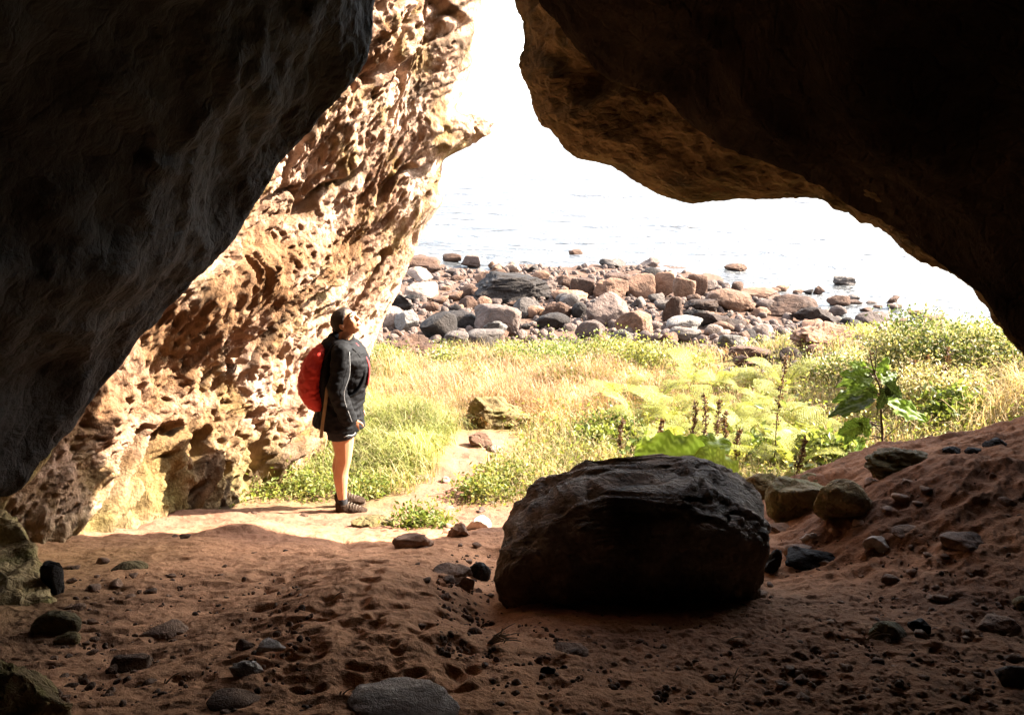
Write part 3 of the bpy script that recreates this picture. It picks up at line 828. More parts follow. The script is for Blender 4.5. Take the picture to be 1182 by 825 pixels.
def build_big_boulder():
    V, F = ICO[6]
    V = V.copy()
    V = np.sign(V) * np.abs(V) ** np.array([.42, .45, .38])
    x, y = V[:, 0], V[:, 1]
    # profile: rounded left shoulder, crest left of the middle, top falling to the right and to the front
    top = np.interp(x, [-1, -.85, -.62, -.35, -.1, .3, .7, 1], [.30, .48, .74, .92, 1.0, .97, .89, .78])
    top = top * (1 - .16 * ss(.8, -1., y))
    z = V[:, 2]
    z = np.where(z > 0, z * top, z * .55)
    V = np.stack([x * .66, y * .42, z * .455], 1)
    V[:, 0] += .05 * y
    p = V * 2.2
    n = V / np.linalg.norm(V, axis=1)[:, None]
    d = .05 * fbm(p[:, 0], p[:, 1], p[:, 2] + 4, 3)
    p = V * 7
    d = d + .016 * fbm(p[:, 0], p[:, 1], p[:, 2], 4)
    topm = ss(.1, .3, V[:, 2])
    d = d + topm * .010 * ridge(V[:, 0] * 4 + V[:, 1] * 5, V[:, 1] * 9 + V[:, 0] * 4, V[:, 2] * 5, 4) + .02 * fbm(V[:, 0] * 9, V[:, 1] * 9, V[:, 2] * 9, 4) - .03 * (1 - ss(0, .08, np.abs(fbm(V[:, 0] * 2.2 + 3, V[:, 1] * 2.2, V[:, 2] * 2.2 + 8, 3))))
    d = d + .003 * fbm(V[:, 0] * 50, V[:, 1] * 50, V[:, 2] * 50, 2)
    V = V + n * d[:, None]
    me = mesh('boulder', V, F)
    o = obj('boulder', me, M['boulder'])
    x, y, z, dd = hit(725, 700)
    s = 320 * dd / FPX / 1.37
    o.location = (x * 1.10, y + .40 * s, z + .10 * s)
    o.scale = (s * 1.06, s, s * .94)
    o.rotation_euler = (0, 0, .04)
    tag(o, 'big black flat topped boulder standing on the cave floor', 'boulder')


build_big_boulder()

# loose stones: shared meshes, one object each
POOL = [rock_mesh('stone', 900 + i, k, 3) for i, k in enumerate(['round', 'round', 'jag', 'block', 'round', 'jag', 'slab', 'lump'])]
POOLM = []
for me in POOL:
    for c in ('tan', 'plum', 'brown', 'pale', 'grey', 'dark'):
        q = me.copy(); q.materials.clear(); q.materials.append(M[c]); POOLM.append((c, q))


def poolrock(c): return random.choice([q for k, q in POOLM if k == c])


SHOREL = {'tan': ('small tan stone among the shore boulders', 'small tan stones on the shore'),
          'pale': ('small pale stone among the shore boulders', 'small pale stones on the shore'),
          'brown': ('small brown stone among the shore boulders', 'small brown stones on the shore'),
          'plum': ('small purplish grey stone among the shore boulders', 'small purplish stones on the shore'),
          'grey': ('small grey stone among the shore boulders', 'small grey stones on the shore'),
          'dark': ('small blackish stone among the shore boulders', 'small blackish stones on the shore')}
for i in range(250):
    u = random.uniform(425, 1010)
    vmin = 300 + max(0, u - 600) * .09 + 6
    vmax = 398 + max(0, u - 800) * .06
    if i > 195: u = random.uniform(825, 1000); vmin, vmax = 365, 436
    v = vmin + (vmax - vmin) * random.random() ** .8
    c = random.choice(['tan', 'tan', 'pale', 'brown', 'brown', 'plum', 'grey', 'dark'])
    w = 7 + 21 * random.random() ** 1.6
    put_rock(u - w / 2, u + w / 2, v - w * random.uniform(.4, .75), v, None, c, SHOREL[c][0], name='stone', cat='stone', group=SHOREL[c][1], me=poolrock(c), rz=random.uniform(-.5, .5))

for i in range(30):
    u = random.uniform(850, 1110)
    v = 336 + (u - 850) * .155 + random.uniform(-9, 12)
    w = random.uniform(7, 19)
    c = random.choice(['brown', 'plum', 'tan'])
    put_rock(u - w / 2, u + w / 2, v - w * .45, v, None, c, {'brown': 'small dark brown stone awash at the right end of the shore', 'plum': 'small grey stone awash at the right end of the shore', 'tan': 'small tan stone awash at the right end of the shore'}[c],
             name='stone', cat='stone', group={'brown': 'dark brown stones awash', 'plum': 'grey stones awash', 'tan': 'tan stones awash'}[c], me=poolrock(c), rz=random.uniform(-.5, .5), flat=True)

PEB = [rock_mesh('pebble', 950 + i, k, 2 if i % 2 else 3) for i, k in enumerate(['round', 'jag', 'block', 'round', 'jag', 'slab'])]
for me in PEB: me.materials.append(M['pebble'])
for i in range(150):
    if i < 70: u, v = random.uniform(60, 60 + 270 * random.random()), random.uniform(650, 815)
    elif i < 90: u, v = random.uniform(480, 570), random.uniform(600, 740)
    else: u, v = random.uniform(870, 1175), random.uniform(560, 815)
    w = random.uniform(5, 19) * (1 if i < 90 else 1.1)
    lab = ('dark pebble scattered near the mossy cave wall foot', 'pebbles near the cave wall foot') if i < 70 else \
        ('small pebble in the gully beside the big black boulder', 'pebbles in the gully') if i < 90 else ('dark pebble scattered over the earth bank and gravelly floor', 'pebbles on the earth bank')
    put_rock(u - w / 2, u + w / 2, v - w * .6, v, None, 'pebble', lab[0], name='pebble', cat='pebble', group=lab[1], me=random.choice(PEB), rz=random.uniform(-3, 3), flat=True)
for i in range(26):
    u, v = (random.uniform(480, 600), random.uniform(510, 600)) if i < 17 else (random.uniform(70, 380), random.uniform(590, 640))
    w = random.uniform(6, 18)
    lab = ('flat pinkish stone bedded in the sunlit footpath', 'stones in the footpath') if i < 17 else ('small dark stone lying on the sunlit sand', 'stones on the sunlit sand')
    put_rock(u - w / 2, u + w / 2, v - w * .45, v, None, 'pebble', lab[0], name='stone', cat='stone', group=lab[1], me=poolrock('pale' if i < 17 else 'brown'), rz=random.uniform(-3, 3), flat=True, sink=.3)


def merge_stones(name, pts, mat, label, size):
    Vb, Fb = ICO[2]
    Vb = Vb * (1 + .22 * fbm(Vb[:, 0] * 1.6, Vb[:, 1] * 1.6, Vb[:, 2] * 1.6, 2))[:, None]
    VV, FF, n = [], [], 0
    for (x, y, z) in pts:
        s = size(x, y)
        e = Euler((random.uniform(-3, 3), random.uniform(-3, 3), random.uniform(-3, 3))).to_matrix()
        q = (Vb * np.array([1, random.uniform(.6, 1), random.uniform(.4, .8)]) * s) @ np.array(e).T
        VV.append(q + np.array([x, y, z + s * .15])); FF.append(Fb + n); n += len(Vb)
    me = mesh(name, np.concatenate(VV), np.concatenate(FF))
    return tag(obj(name, me, mat), label, 'gravel', kind='stuff')


pts = []
for i in range(3600):
    if i % 5 == 1: u, v = random.uniform(880, 1182), random.uniform(530, 720)
    elif i % 4: u, v = random.uniform(560, 1182), 690 + 150 * random.random()
    else: u, v = random.uniform(40, 360), random.uniform(660, 830)
    if i % 9 == 0: u, v = random.uniform(505, 570), random.uniform(640, 760)
    x, y, z, d = hit(u, v)
    pts.append((x, y, z))
merge_stones('gravel', pts, M['pebble'], 'dark grit and gravel strewn over the shaded cave floor', lambda x, y: random.uniform(.003, .009) + .012 * random.random() ** 6)
pts = []
for i in range(4600):
    x, y = random.uniform(-6, 10), random.uniform(13, 26)
    if float(H(x, y)) > .03: pts.append((x, y, float(H(x, y))))
merge_stones('shingle', pts, M['plum'], 'purplish grey shingle filling the gaps between shore boulders', lambda x, y: .025 + .13 * random.random() ** 2.5)

# ------------------------------------------------------------------ plants
def blades(name, pts, length, width, colfn, label, cat, bend=.6):
    """pts (n,2) on the ground; one thin bent blade each"""
    n = len(pts)
    x, y = pts[:, 0], pts[:, 1]
    z = H(x, y) - .01
    L = length if np.ndim(length) else np.full(n, length)
    L = L * RNG.uniform(.55, 1.25, n) * (1 + .7 * fbm(x * 1.3, y * 1.3, 7.7, 2)).clip(.4, 1.8)
    a = RNG.uniform(0, 2 * PI, n)
    dx, dy = np.cos(a), np.sin(a)
    px, py = -dy, dx
    b = bend * RNG.uniform(.3, 1.5, n)
    wd = width * RNG.uniform(.6, 1.4, n) * .5
    B = np.stack([x, y, z], 1)
    d = np.stack([dx, dy, 0 * dx], 1); p = np.stack([px, py, 0 * px], 1); up = np.array([0, 0, 1.])
    m1 = B + up * (L * .5)[:, None] + d * (L * .16 * b)[:, None]
    m2 = B + up * (L * (.86 - .12 * b))[:, None] + d * (L * .5 * b)[:, None]
    tip = B + up * (L * (1.0 - .42 * b))[:, None] + d * (L * .95 * b)[:, None]
    w_ = wd[:, None]
    V = np.stack([B - p * w_, B + p * w_, m1 - p * w_ * .9, m1 + p * w_ * .9, m2 - p * w_ * .55, m2 + p * w_ * .55, tip], 1).reshape(-1, 3)
    k = np.arange(n) * 7
    Q = np.concatenate([np.stack([k, k + 1, k + 3, k + 2], 1), np.stack([k + 2, k + 3, k + 5, k + 4], 1)])
    T = np.stack([k + 4, k + 5, k + 6], 1)
    c = colfn(x, y) * (.85 + .55 * fbm(x * 1.8, y * 1.8, 4.4, 3))[:, None].clip(.3, 1.5)
    c = np.repeat(c, 7, axis=0)
    me = mesh(name, V, [Q, T], True, np.clip(c, .005, .7))
    return tag(obj(name, me, M['blade']), label, cat, kind='stuff')


def scatter(n, x0, x1, y0, y1, mask):
    x = RNG.uniform(x0, x1, n); y = RNG.uniform(y0, y1, n)
    m = mask(x, y)
    k = RNG.uniform(0, 1, n) < m
    return np.stack([x[k], y[k]], 1)


def cmix(n, cols, jit=.25):
    cols = np.array(cols)
    i = RNG.integers(0, len(cols), n)
    return cols[i] * RNG.uniform(1 - jit, 1 + jit, (n, 1))


def offpath(x, y):
    nz = .22 * fbm(x * 1.6, y * 1.6, 3, 3)
    p = ss(.19, .42, pathd(x, y) + nz)
    start = np.where(x < -.9, 6.75 + .0 * x, np.where(x < .3, 6.3, 6.15))
    return p * ss(-.1, .35, y - start + nz * .8)


def gap(x, y): return 1 - .97 * gs(x, y, 3.35, 12.0, .95, 1.7)


def lush(x, y): return np.clip(1.15 - np.hypot((x + 1.7) / 1.25, (y - 8.0) / 1.5) ** 3, 0, 1)


def dryness(x, y):
    return np.clip(1.25 * gs(x, y, .1, 10.7, 1.9, 1.5) + .35 * fbm(x * .7, y * .7, 9, 3) + .0, 0, 1)


P_ = scatter(52000, -3.2, -.2, 6.4, 10.2, lambda x, y: offpath(x, y) * lush(x, y))
blades('grass', P_, .10 + .16 * ss(6.9, 7.9, P_[:, 1]), .007, lambda x, y: cmix(len(x), [(.19, .21, .055), (.26, .26, .09), (.13, .155, .04), (.36, .32, .16)]),
       'bright yellow green grass mound behind the hiker', 'grass', .9)
P_ = scatter(60000, -3.5, 7, 7.6, 13.6, lambda x, y: offpath(x, y) * dryness(x, y) * (1 - lush(x, y)))
blades('dry_grass', P_, .26, .006, lambda x, y: cmix(len(x), [(.36, .22, .13), (.44, .31, .21), (.27, .15, .07), (.4, .28, .17)]),
       'pale pinkish dry grass of the open meadow', 'grass', .8)
P_ = scatter(60000, -2.5, 8.5, 6.2, 13.8, lambda x, y: gap(x, y) * offpath(x, y) * np.clip(1.05 - dryness(x, y), 0, 1) * (1 - .8 * lush(x, y)))
blades('meadow_grass', P_, .2, .007, lambda x, y: cmix(len(x), [(.16, .16, .05), (.22, .2, .07), (.33, .26, .13), (.09, .10, .025), (.36, .27, .16)]),
       'mixed green and straw coloured grass over the right part of the meadow', 'grass', .8)
P_ = scatter(5000, -.7, 1.2, 8.8, 10.6, lambda x, y: np.clip(1.2 * gs(x, y, -.05, 9.35, .55, .28), 0, 1))
blades('rusty_grass', P_, .24, .006, lambda x, y: cmix(len(x), [(.24, .11, .035), (.17, .075, .025), (.3, .17, .06)]), 'rust coloured grass tussock round the mossy meadow boulder', 'grass', 1.)
# straw tuft by the cave roof at the right
P_ = scatter(5000, 4.3, 6.2, 6.6, 8.8, lambda x, y: np.exp(-((x - 5.2) / .7) ** 2 - ((y - 7.8) / .8) ** 2))
blades('straw_grass', P_, .38, .006, lambda x, y: cmix(len(x), [(.5, .38, .2), (.42, .3, .15)]), 'pale straw tussock on the slope under the cave roof edge', 'grass', 1.1)


def leaf_arrays(C, D, N, L, Wd):
    """folded rhombic leaves: centre base C, direction D, normal N"""
    S = np.cross(D, N); S /= np.linalg.norm(S, axis=1)[:, None] + 1e-9
    L = L[:, None]; Wd = Wd[:, None]
    V = np.stack([C, C + D * L * .45 + S * Wd * .5 + N * Wd * .15, C + D * L, C + D * L * .45 - S * Wd * .5 + N * Wd * .15], 1).reshape(-1, 3)
    k = np.arange(len(C)) * 4
    F = np.concatenate([np.stack([k, k + 1, k + 2], 1), np.stack([k, k + 2, k + 3], 1)])
    return V, F


def rdir(n, up=.4):
    d = RNG.normal(size=(n, 3)); d[:, 2] = np.abs(d[:, 2]) * .6 + up
    return d / np.linalg.norm(d, axis=1)[:, None]


def tube(P, R, seg_=8, ref=(1, 0, 0)):
    P = np.asarray(P, float)
    R = np.asarray([(r, r) if np.ndim(r) == 0 else r for r in R], float)
    T = np.gradient(P, axis=0); T /= np.linalg.norm(T, axis=1)[:, None] + 1e-9
    ref = np.asarray(ref, float)
    n1 = ref - (T @ ref)[:, None] * T; n1 /= np.linalg.norm(n1, axis=1)[:, None] + 1e-9
    n2 = np.cross(T, n1)
    a = np.arange(seg_) * 2 * PI / seg_
    V = P[:, None] + n1[:, None] * (R[:, 0, None] * np.cos(a))[..., None] + n2[:, None] * (R[:, 1, None] * np.sin(a))[..., None]
    n = len(P)
    V = np.concatenate([V.reshape(-1, 3), P[:1] - T[:1] * R[0, 0] * .3, P[-1:] + T[-1:] * R[-1, 0] * .3])
    Q = gridfaces(n, seg_, True)
    k = np.arange(seg_)
    T1 = np.stack([np.full(seg_, n * seg_), (k + 1) % seg_, k], 1)
    T2 = np.stack([np.full(seg_, n * seg_ + 1), (n - 1) * seg_ + k, (n - 1) * seg_ + (k + 1) % seg_], 1)
    return V, Q, np.concatenate([T1, T2])


def join(parts):
    V, Q, T, n = [], [], [], 0
    for p in parts:
        V.append(p[0])
        for f in p[1:]:
            (Q if f.shape[1] == 4 else T).append(f + n)
        n += len(p[0])
    return np.concatenate(V), [np.concatenate(q) for q in (Q, T) if q]


def arc(a, b, sag, n=6, dirn=(0, 0, 1)):
    a, b = np.asarray(a, float), np.asarray(b, float)
    t = np.linspace(0, 1, n)[:, None]
    return a * (1 - t) + b * t + np.array(dirn) * sag * 4 * t * (1 - t)


def bush(name, x, y, rx, ry, h, nleaf, lsize, cols, label, cat='bush', group=None, clumps=40, flowers=0, aspect=.5):
    root = empty(name, (x, y, float(H(x, y)) - .03))
    th = RNG.uniform(0, 2 * PI, clumps); r = np.sqrt(RNG.uniform(0, 1, clumps)) * .95
    cz = h * (1 - .55 * r ** 2) * RNG.uniform(.45, 1., clumps)
    C = np.stack([rx * r * np.cos(th), ry * r * np.sin(th), cz], 1)
    st = []
    for c in C[:: max(1, clumps // 22)]:
        st.append(tube(arc((c[0] * .2, c[1] * .2, 0), c, -.06, 5, (c[0], c[1], -.2)), [.008, .006, .005, .004, .002], 5))
    V, F = join(st)
    obj('stem', mesh('stem', V, F), M['stem'], root)
    i = RNG.integers(0, clumps, nleaf)
    sp = .30 * (rx + ry) / 2 * (1.6 / math.sqrt(clumps / 12))
    B = C[i] + RNG.normal(size=(nleaf, 3)) * np.array([sp, sp, sp * .8])
    B[:, 2] = np.abs(B[:, 2])
    D = rdir(nleaf, .3)
    V, F = leaf_arrays(B, D, rdir(nleaf, .2), lsize * RNG.uniform(.6, 1.3, nleaf), lsize * aspect * RNG.uniform(.7, 1.2, nleaf))
    cl = cmix(clumps, cols, .15)[i] * RNG.uniform(.7, 1.3, (nleaf, 1))
    if flowers:
        k = RNG.uniform(0, 1, nleaf) < flowers
        cl[k] = np.array([.5, .42, .3]) * RNG.uniform(.8, 1.1, (k.sum(), 1))
    obj('foliage', mesh('foliage', V, F, False, np.clip(np.repeat(cl, 4, 0), .01, .7)), M['leaf'], root)
    return tag(root, label, cat, group)


GRN = [(.10, .14, .03), (.15, .18, .045), (.20, .21, .07), (.08, .11, .025)]
YEL = [(.17, .18, .05), (.12, .14, .035), (.23, .22, .08)]
WIL = [(.09, .115, .035), (.13, .14, .05), (.05, .07, .018), (.21, .2, .09)]


def bush_px(u, v0, v1, wpx, y, *a, **k):
    d = y * 1.04
    for _ in range(3):
        x = (u - 591) / FPX * d
        z = float(H(x, y)); d = y * CP - (z - ZC) * SP
    ztop = W(u, v0, d)[2]
    return bush(a[0], x, y, wpx * d / FPX / 2, wpx * d / FPX / 2 * .8, max(.15, ztop - z), *a[1:], **k)


bush_px(1045, 345, 500, 100, 9.6, 'bush', 3600, .05, WIL, 'tallest leafy willow bush between the layered ledge and the sea', clumps=60, flowers=.12)
bush_px(1120, 362, 490, 110, 9.3, 'bush', 3600, .05, WIL, 'dense willow bush under the cave roof edge', clumps=60, flowers=.15)
bush_px(985, 408, 500, 80, 10.2, 'bush', 2800, .05, WIL, 'lower pale willow bush below the layered pink ledge', clumps=50, flowers=.2)
bush_px(1185, 392, 480, 90, 9.0, 'bush', 2600, .05, WIL, 'willow bush partly hidden by the cave roof at the picture edge', clumps=45, flowers=.15)
bush_px(1075, 420, 500, 110, 8.6, 'bush', 2600, .045, [(.2, .2, .08), (.3, .27, .13), (.26, .22, .1)], 'straw tinged bush in front of the tall willow bush', clumps=50, flowers=.25)
bush_px(948, 438, 480, 50, 10.6, 'bush', 1100, .045, WIL, 'small pale bush beside the dark brown boulder in the greenery', clumps=30, flowers=.2)
for (u, v0, wp, y, lab, cl) in ((448, 402, 50, 12.4, 'low green plant at the cliff corner below the lumpy rock', YEL), (520, 404, 55, 12.5, 'low yellow green bush under the small rounded boulder', YEL),
                                (586, 398, 46, 12.3, 'dark green low bush at the meadow edge, darkest of the row', GRN), (640, 398, 70, 12.4, 'wide low green bush below the egg shaped boulder', GRN),
                                (706, 392, 70, 12.4, 'low yellow green bush below the tan rounded boulder', YEL), (760, 393, 56, 12.2, 'low yellow bush below the smooth grey pair', YEL),
                                (806, 414, 40, 11.8, 'low yellow bush below the pale grey cobble', YEL), (545, 424, 40, 11.6, 'small green tuft bush in front of the meadow edge bushes', YEL),
                                (655, 425, 66, 11.4, 'dark low bush standing in the dry grass', GRN), (712, 508, 66, 8.6, 'leafy herb clump beside the big black boulder top', GRN)):
    bush_px(u, v0, 0, wp, y, 'bush', int(wp * 22), .05, cl, lab, clumps=22, flowers=.06, aspect=.6)
for (u, v0, wp, y, lab) in ((905, 498, 52, 7.9, 'broad leaved herb clump beside the mossy boulders'), (958, 496, 60, 7.6, 'leafy dark herb clump at the foot of the earth bank crest'), (688, 494, 50, 8.4, 'dark leafy herb clump above the left part of the big boulder'),
                            (768, 500, 56, 8.1, 'leafy herb clump among the dock spikes'), (860, 500, 60, 7.8, 'leafy herb clump below the very tall dock stalk'), (1100, 455, 70, 8.2, 'dark leafy shrub at the right of the tall lobed plant')):
    bush_px(u, v0, 0, wp, y, 'bush', int(wp * 11), .085, GRN + YEL[1:2], lab, clumps=22, aspect=.5)
bush_px(742, 466, 0, 34, 9.7, 'bush', 500, .03, [(.22, .13, .04), (.3, .16, .05), (.14, .12, .03)], 'rusty orange round bush in the yellow green meadow', clumps=16)


# leafy ground cover
def groundcover(name, pts, hmax, lsize, cols, label):
    n = len(pts)
    z = H(pts[:, 0], pts[:, 1]) + RNG.uniform(0, 1, n) ** 1.4 * hmax
    V, F = leaf_arrays(np.stack([pts[:, 0], pts[:, 1], z], 1), rdir(n, .1), rdir(n, .5), lsize * RNG.uniform(.5, 1.4, n), lsize * .6 * RNG.uniform(.6, 1.2, n))
    c = np.repeat(cmix(n, cols, .35), 4, 0)
    return tag(obj(name, mesh(name, V, F, False, np.clip(c, .01, .7)), M['leaf']), label, 'ground cover', kind='stuff')


P_ = scatter(26000, -3.3, -.9, 6.4, 8.2, lambda x, y: offpath(x, y) * lush(x, y) * (1 - ss(7., 7.8, y)))
groundcover('clover_leaves', P_, .09, .032, [(.19, .22, .04), (.13, .17, .03), (.25, .26, .07)], 'low bright clover carpet along the foot of the sunlit cliff')
a_, b_ = hit(205, 582), hit(350, 566)
P_ = scatter(9000, -3.3, -1.2, 5.6, 7.6, lambda x, y: np.clip(1.2 - seg(x, y, a_[0], a_[1] - .05, b_[0], b_[1] - .12) / .22 + .4 * fbm(x * 3, y * 3, 1, 2), 0, 1))
groundcover('clover_leaves', P_, .10, .034, [(.19, .22, .04), (.13, .17, .03), (.25, .26, .07)], 'thin strip of clover against the cliff foot beside the sand')
P_ = scatter(30000, -.2, 7.5, 6.2, 13.4, lambda x, y: gap(x, y) * offpath(x, y) * np.clip(.8 - dryness(x, y) + .5 * fbm(x * 1.2, y * 1.2, 2, 3), 0, 1))
groundcover('undergrowth', P_, .26, .045, [(.2, .22, .05), (.12, .15, .03), (.28, .27, .09), (.16, .18, .04), (.33, .28, .12)], 'tangled yellow green undergrowth of the right meadow')


# bracken
def frond_mesh(seed, L):
    r = np.random.default_rng(seed)
    t = np.linspace(0, 1, 22)
    P = np.stack([L * .75 * t, 0 * t, L * (.95 * t - .62 * t ** 2.2)], 1)
    parts = [tube(P, np.linspace(.004, .001, 22), 4, (0, 1, 0))]
    V0, F0 = join(parts)
    B, D, N, LL, WW = [], [], [], [], []
    for i in range(3, 21):
        tg = P[i] - P[i - 1]; tg /= np.linalg.norm(tg)
        up = np.cross(tg, (0, 1, 0)) * -1
        l = L * .34 * math.sin(PI * min(1, .16 + .9 * (1 - t[i]))) * (1 - t[i] * .5)
        for s in (-1, 1):
            d = np.array([0, s, 0]) * .93 + tg * .42; d /= np.linalg.norm(d)
            for q in range(7):                     # each pinna is a row of leaflets
                f = q / 7
                for s2 in (-1, 1):
                    b = P[i] + d * l * f
                    e = tg * s2 * .9 + d * .5; e /= np.linalg.norm(e)
                    B.append(b); D.append(e); N.append(up + r.normal(size=3) * .2)
                    LL.append(l * .20 * (1 - .7 * f)); WW.append(l * .11)
    N = np.array(N); N /= np.linalg.norm(N, axis=1)[:, None]
    V, F = leaf_arrays(np.array(B), np.array(D), N, np.array(LL), np.array(WW))
    c = np.concatenate([np.tile([[.12, .1, .03]], (len(V0), 1)), np.repeat(np.array([.26, .27, .06]) * r.uniform(.6, 1.3, (len(V) // 4, 1)), 4, 0)])
    F0t = [f for f in F0]
    VV = np.concatenate([V0, V])
    return mesh('frond', VV, F0t + [F + len(V0)], False, c)


FR = [frond_mesh(i, .62 + .08 * i) for i in range(3)]
for q in FR: q.materials.append(M['leaf'])
FERN = [(790, 520, 8.0), (835, 512, 8.3), (870, 520, 8.0), (905, 505, 8.5), (850, 490, 9.0), (815, 485, 9.3), (888, 478, 9.4), (925, 500, 8.4), (775, 490, 9.0),
        (865, 462, 10.2), (830, 455, 10.5), (905, 460, 10.2), (945, 520, 8.0), (760, 470, 9.8), (800, 452, 10.8), (720, 470, 9.9), (740, 500, 8.7), (855, 540, 7.5), (925, 535, 7.4)]
for i, (u, v, y) in enumerate(FERN):
    d = y * 1.05; x = (u - 591) / FPX * d
    r = empty('fern', (x, y, float(H(x, y)) - .02))
    for k in range(8):
        f = bpy.data.objects.new('frond', FR[(i + k) % 3]); COL.objects.link(f); f.parent = r
        f.rotation_euler = (random.uniform(-.15, .15), random.uniform(-.45, .15), k * 2 * PI / 8 + random.uniform(-.3, .3))
        s_ = random.uniform(.6, 1.); f.scale = (s_, s_, s_)
    tag(r, 'bright yellow green bracken fern in the meadow behind the big black boulder', 'fern', 'bracken ferns in the meadow')


# dock seed spikes
def at_depth(u, d):
    """ground point under photo column u at distance d"""
    x = (u - 591) / FPX * d
    y = d
    for _ in range(4):
        y = (d + (float(H(x, y)) - ZC) * SP) / CP
    return x, y, float(H(x, y))


SPIKES = [(715, 476, 8.2, 'brown dock seed spike farthest from the tall one, beside the boulder crest'), (759, 477, 8.2, 'thin brown dock spike above the big round leaves'), (797, 455, 8.2, 'sturdy dark dock seed spike left of the tallest pair member'),
          (811, 444, 8.2, 'tallest dark dock seed spike of the cluster behind the round leaves'), (821, 452, 8.3, 'slanting dock seed spike right beside the tallest of the cluster'),
          (835, 467, 8.2, 'short dark dock spike just right of the cluster'), (847, 489, 8.0, 'shortest dock spike above the right round leaf'), (891, 396, 8.0, 'very tall thin dark dock stalk among the ferns'),
          (919, 497, 6.9, 'small leafy dock stalk near the mossy boulder'), (1086, 395, 9.2, 'brown seed head standing out of the tall willow bush')]
for i, (u, v0, d, lab) in enumerate(SPIKES):
    x, y, z = at_depth(u, d)
    top = W(u, v0, d)
    h = top[2] - z
    r = empty('dock_plant', (x, y, z - .02))
    lean = .06 * random.uniform(-1, 1) + (.06 if 'slanting' in lab else 0)
    P = np.array([(lean * t * t * h + .012 * math.sin(7 * t + i), .01 * math.cos(5 * t), t * h) for t in np.linspace(0, 1, 9)])
    obj('stem', mesh('stem', *join([tube(P, np.linspace(.007, .003, 9), 5)])), M['brownstem'], r)
    B, D = [], []
    for k in range(170):
        t = .42 + .58 * k / 170
        if True:
            p = np.array([np.interp(t, np.linspace(0, 1, 9), P[:, q]) for q in range(3)])
            B.append(p + RNG.normal(size=3) * .016 * (1.1 - t * .6)); D.append(rdir(1, .5)[0])
    B = np.array(B); D = np.array(D)
    V, F = leaf_arrays(B, D, rdir(len(B)), RNG.uniform(.024, .038, len(B)), RNG.uniform(.015, .022, len(B)))
    obj('seed_head', mesh('seed_head', V, F, False, np.tile([[.085, .045, .028]], (len(V), 1)) * np.repeat(RNG.uniform(.6, 1.4, (len(B), 1)), 4, 0)), M['leaf'], r)
    if i in (7, 8, 0):
        n = 26
        B = np.stack([RNG.normal(size=n) * .08, RNG.normal(size=n) * .08, RNG.uniform(.1, .6, n) * h], 1)
        V, F = leaf_arrays(B, rdir(n, .0), rdir(n, .6), RNG.uniform(.07, .12, n), RNG.uniform(.04, .06, n))
        obj('foliage', mesh('foliage', V, F, False, np.repeat(cmix(n, GRN + YEL), 4, 0)), M['leaf'], r)
    tag(r, lab, 'dock plant')


def bigleaf(base, tipdir, normal, L, Wd, col, seed, wavy=.06, round_=False, droop=.25):
    r = np.random.default_rng(seed)
    t = np.asarray(tipdir, float); t /= np.linalg.norm(t)
    n = np.asarray(normal, float); n = n - (n @ t) * t; n /= np.linalg.norm(n)
    s = np.cross(t, n)
    A, Bn = 27, 15
    V = []
    ph = r.uniform(0, 6)
    for i in range(A):
        a = i / (A - 1)
        if round_: wd = math.sqrt(max(0, 1 - (2 * a - 1) ** 2)) ** .8 * .5 * (1 + .10 * math.sin(a * 17 + ph) + .08 * math.sin(a * 39))
        else: wd = .5 * (math.sin(PI * a ** .62) ** .8 if a < 1 else 0) * (1 - .30 * abs(math.sin(a * 10 + ph)) ** 1.5) * (1 + .10 * math.sin(a * 47 + ph))
        for j in range(Bn):
            b = 2 * j / (Bn - 1) - 1
            aa = a - (.22 * (1 - a) ** 2 * -abs(b)) * -1 if not round_ else a - .12 * abs(b) * (1 - a)
            z = wavy * L * (abs(b) ** 1.5) * math.sin(a * 12 + b * 2 + ph) + .12 * Wd * abs(b) * (1 - a) - droop * L * a * a - .012 * L * math.cos(b * 9.4 - a * 4) + .03 * L * abs(b) * math.sin(a * 26 + ph)
            V.append(np.asarray(base) + t * L * aa + s * Wd * wd * b + n * z)
    V = np.array(V)
    c = np.array(col)[None] * r.uniform(.9, 1.1, (len(V), 1))
    jj = np.tile(np.arange(Bn), A)
    ii = np.repeat(np.arange(A), Bn) / (A - 1); bb = np.abs(2 * jj / (Bn - 1) - 1)
    vein = (jj == Bn // 2) | (np.abs(((ii - .45 * bb) * 6) % 1. - .5) < .13)
    c = np.where(vein[:, None], c * 1.4 + .025, c * (.85 + .3 * np.sin(ii * 9 + ph) * np.cos(bb * 4))[:, None])
    return mesh('leaf', V, gridfaces(A, Bn), True, np.clip(c, .01, .6))


# big round leaves behind the boulder
x, y, z = at_depth(800, 6.9)
r = empty('butterbur', (x, y, z))
o0 = np.array([x, y, z])
lf = [((806, 525), (-1, .1, .0), (.1, -.85, .45), .50, .34, (.15, .215, .026), 6.85), ((806, 528), (.8, -.1, -.40), (.15, -.85, .45), .36, .28, (.22, .28, .045), 6.75), ((798, 517), (.75, .2, .0), (-.1, -.7, .6), .38, .20, (.13, .19, .024), 7.0)]
for k, (px, td, nn, L_, W_, c_, d_) in enumerate(lf):
    b = W(px[0], px[1], d_) - o0
    obj('leaf', bigleaf(b, td, nn, L_, W_, c_, 50 + k, .09, True, .12), M['leaf'], r)
    obj('stem', mesh('stem', *join([tube(arc((0.02 * k, 0, -.03), b, .02, 6), [.008] * 6, 6)])), M['stem'], r)
tag(r, 'plant with broad round bright green leaves peeking over the big black boulder', 'plant')

# tall large leaved plant on the bank
x, y, z = at_depth(1019, 7.3)
r = empty('burdock', (x, y, z - .03))
o0 = np.array([x, y, z - .03])


def pp(u, v, d=7.3): return W(u, v, d) - o0


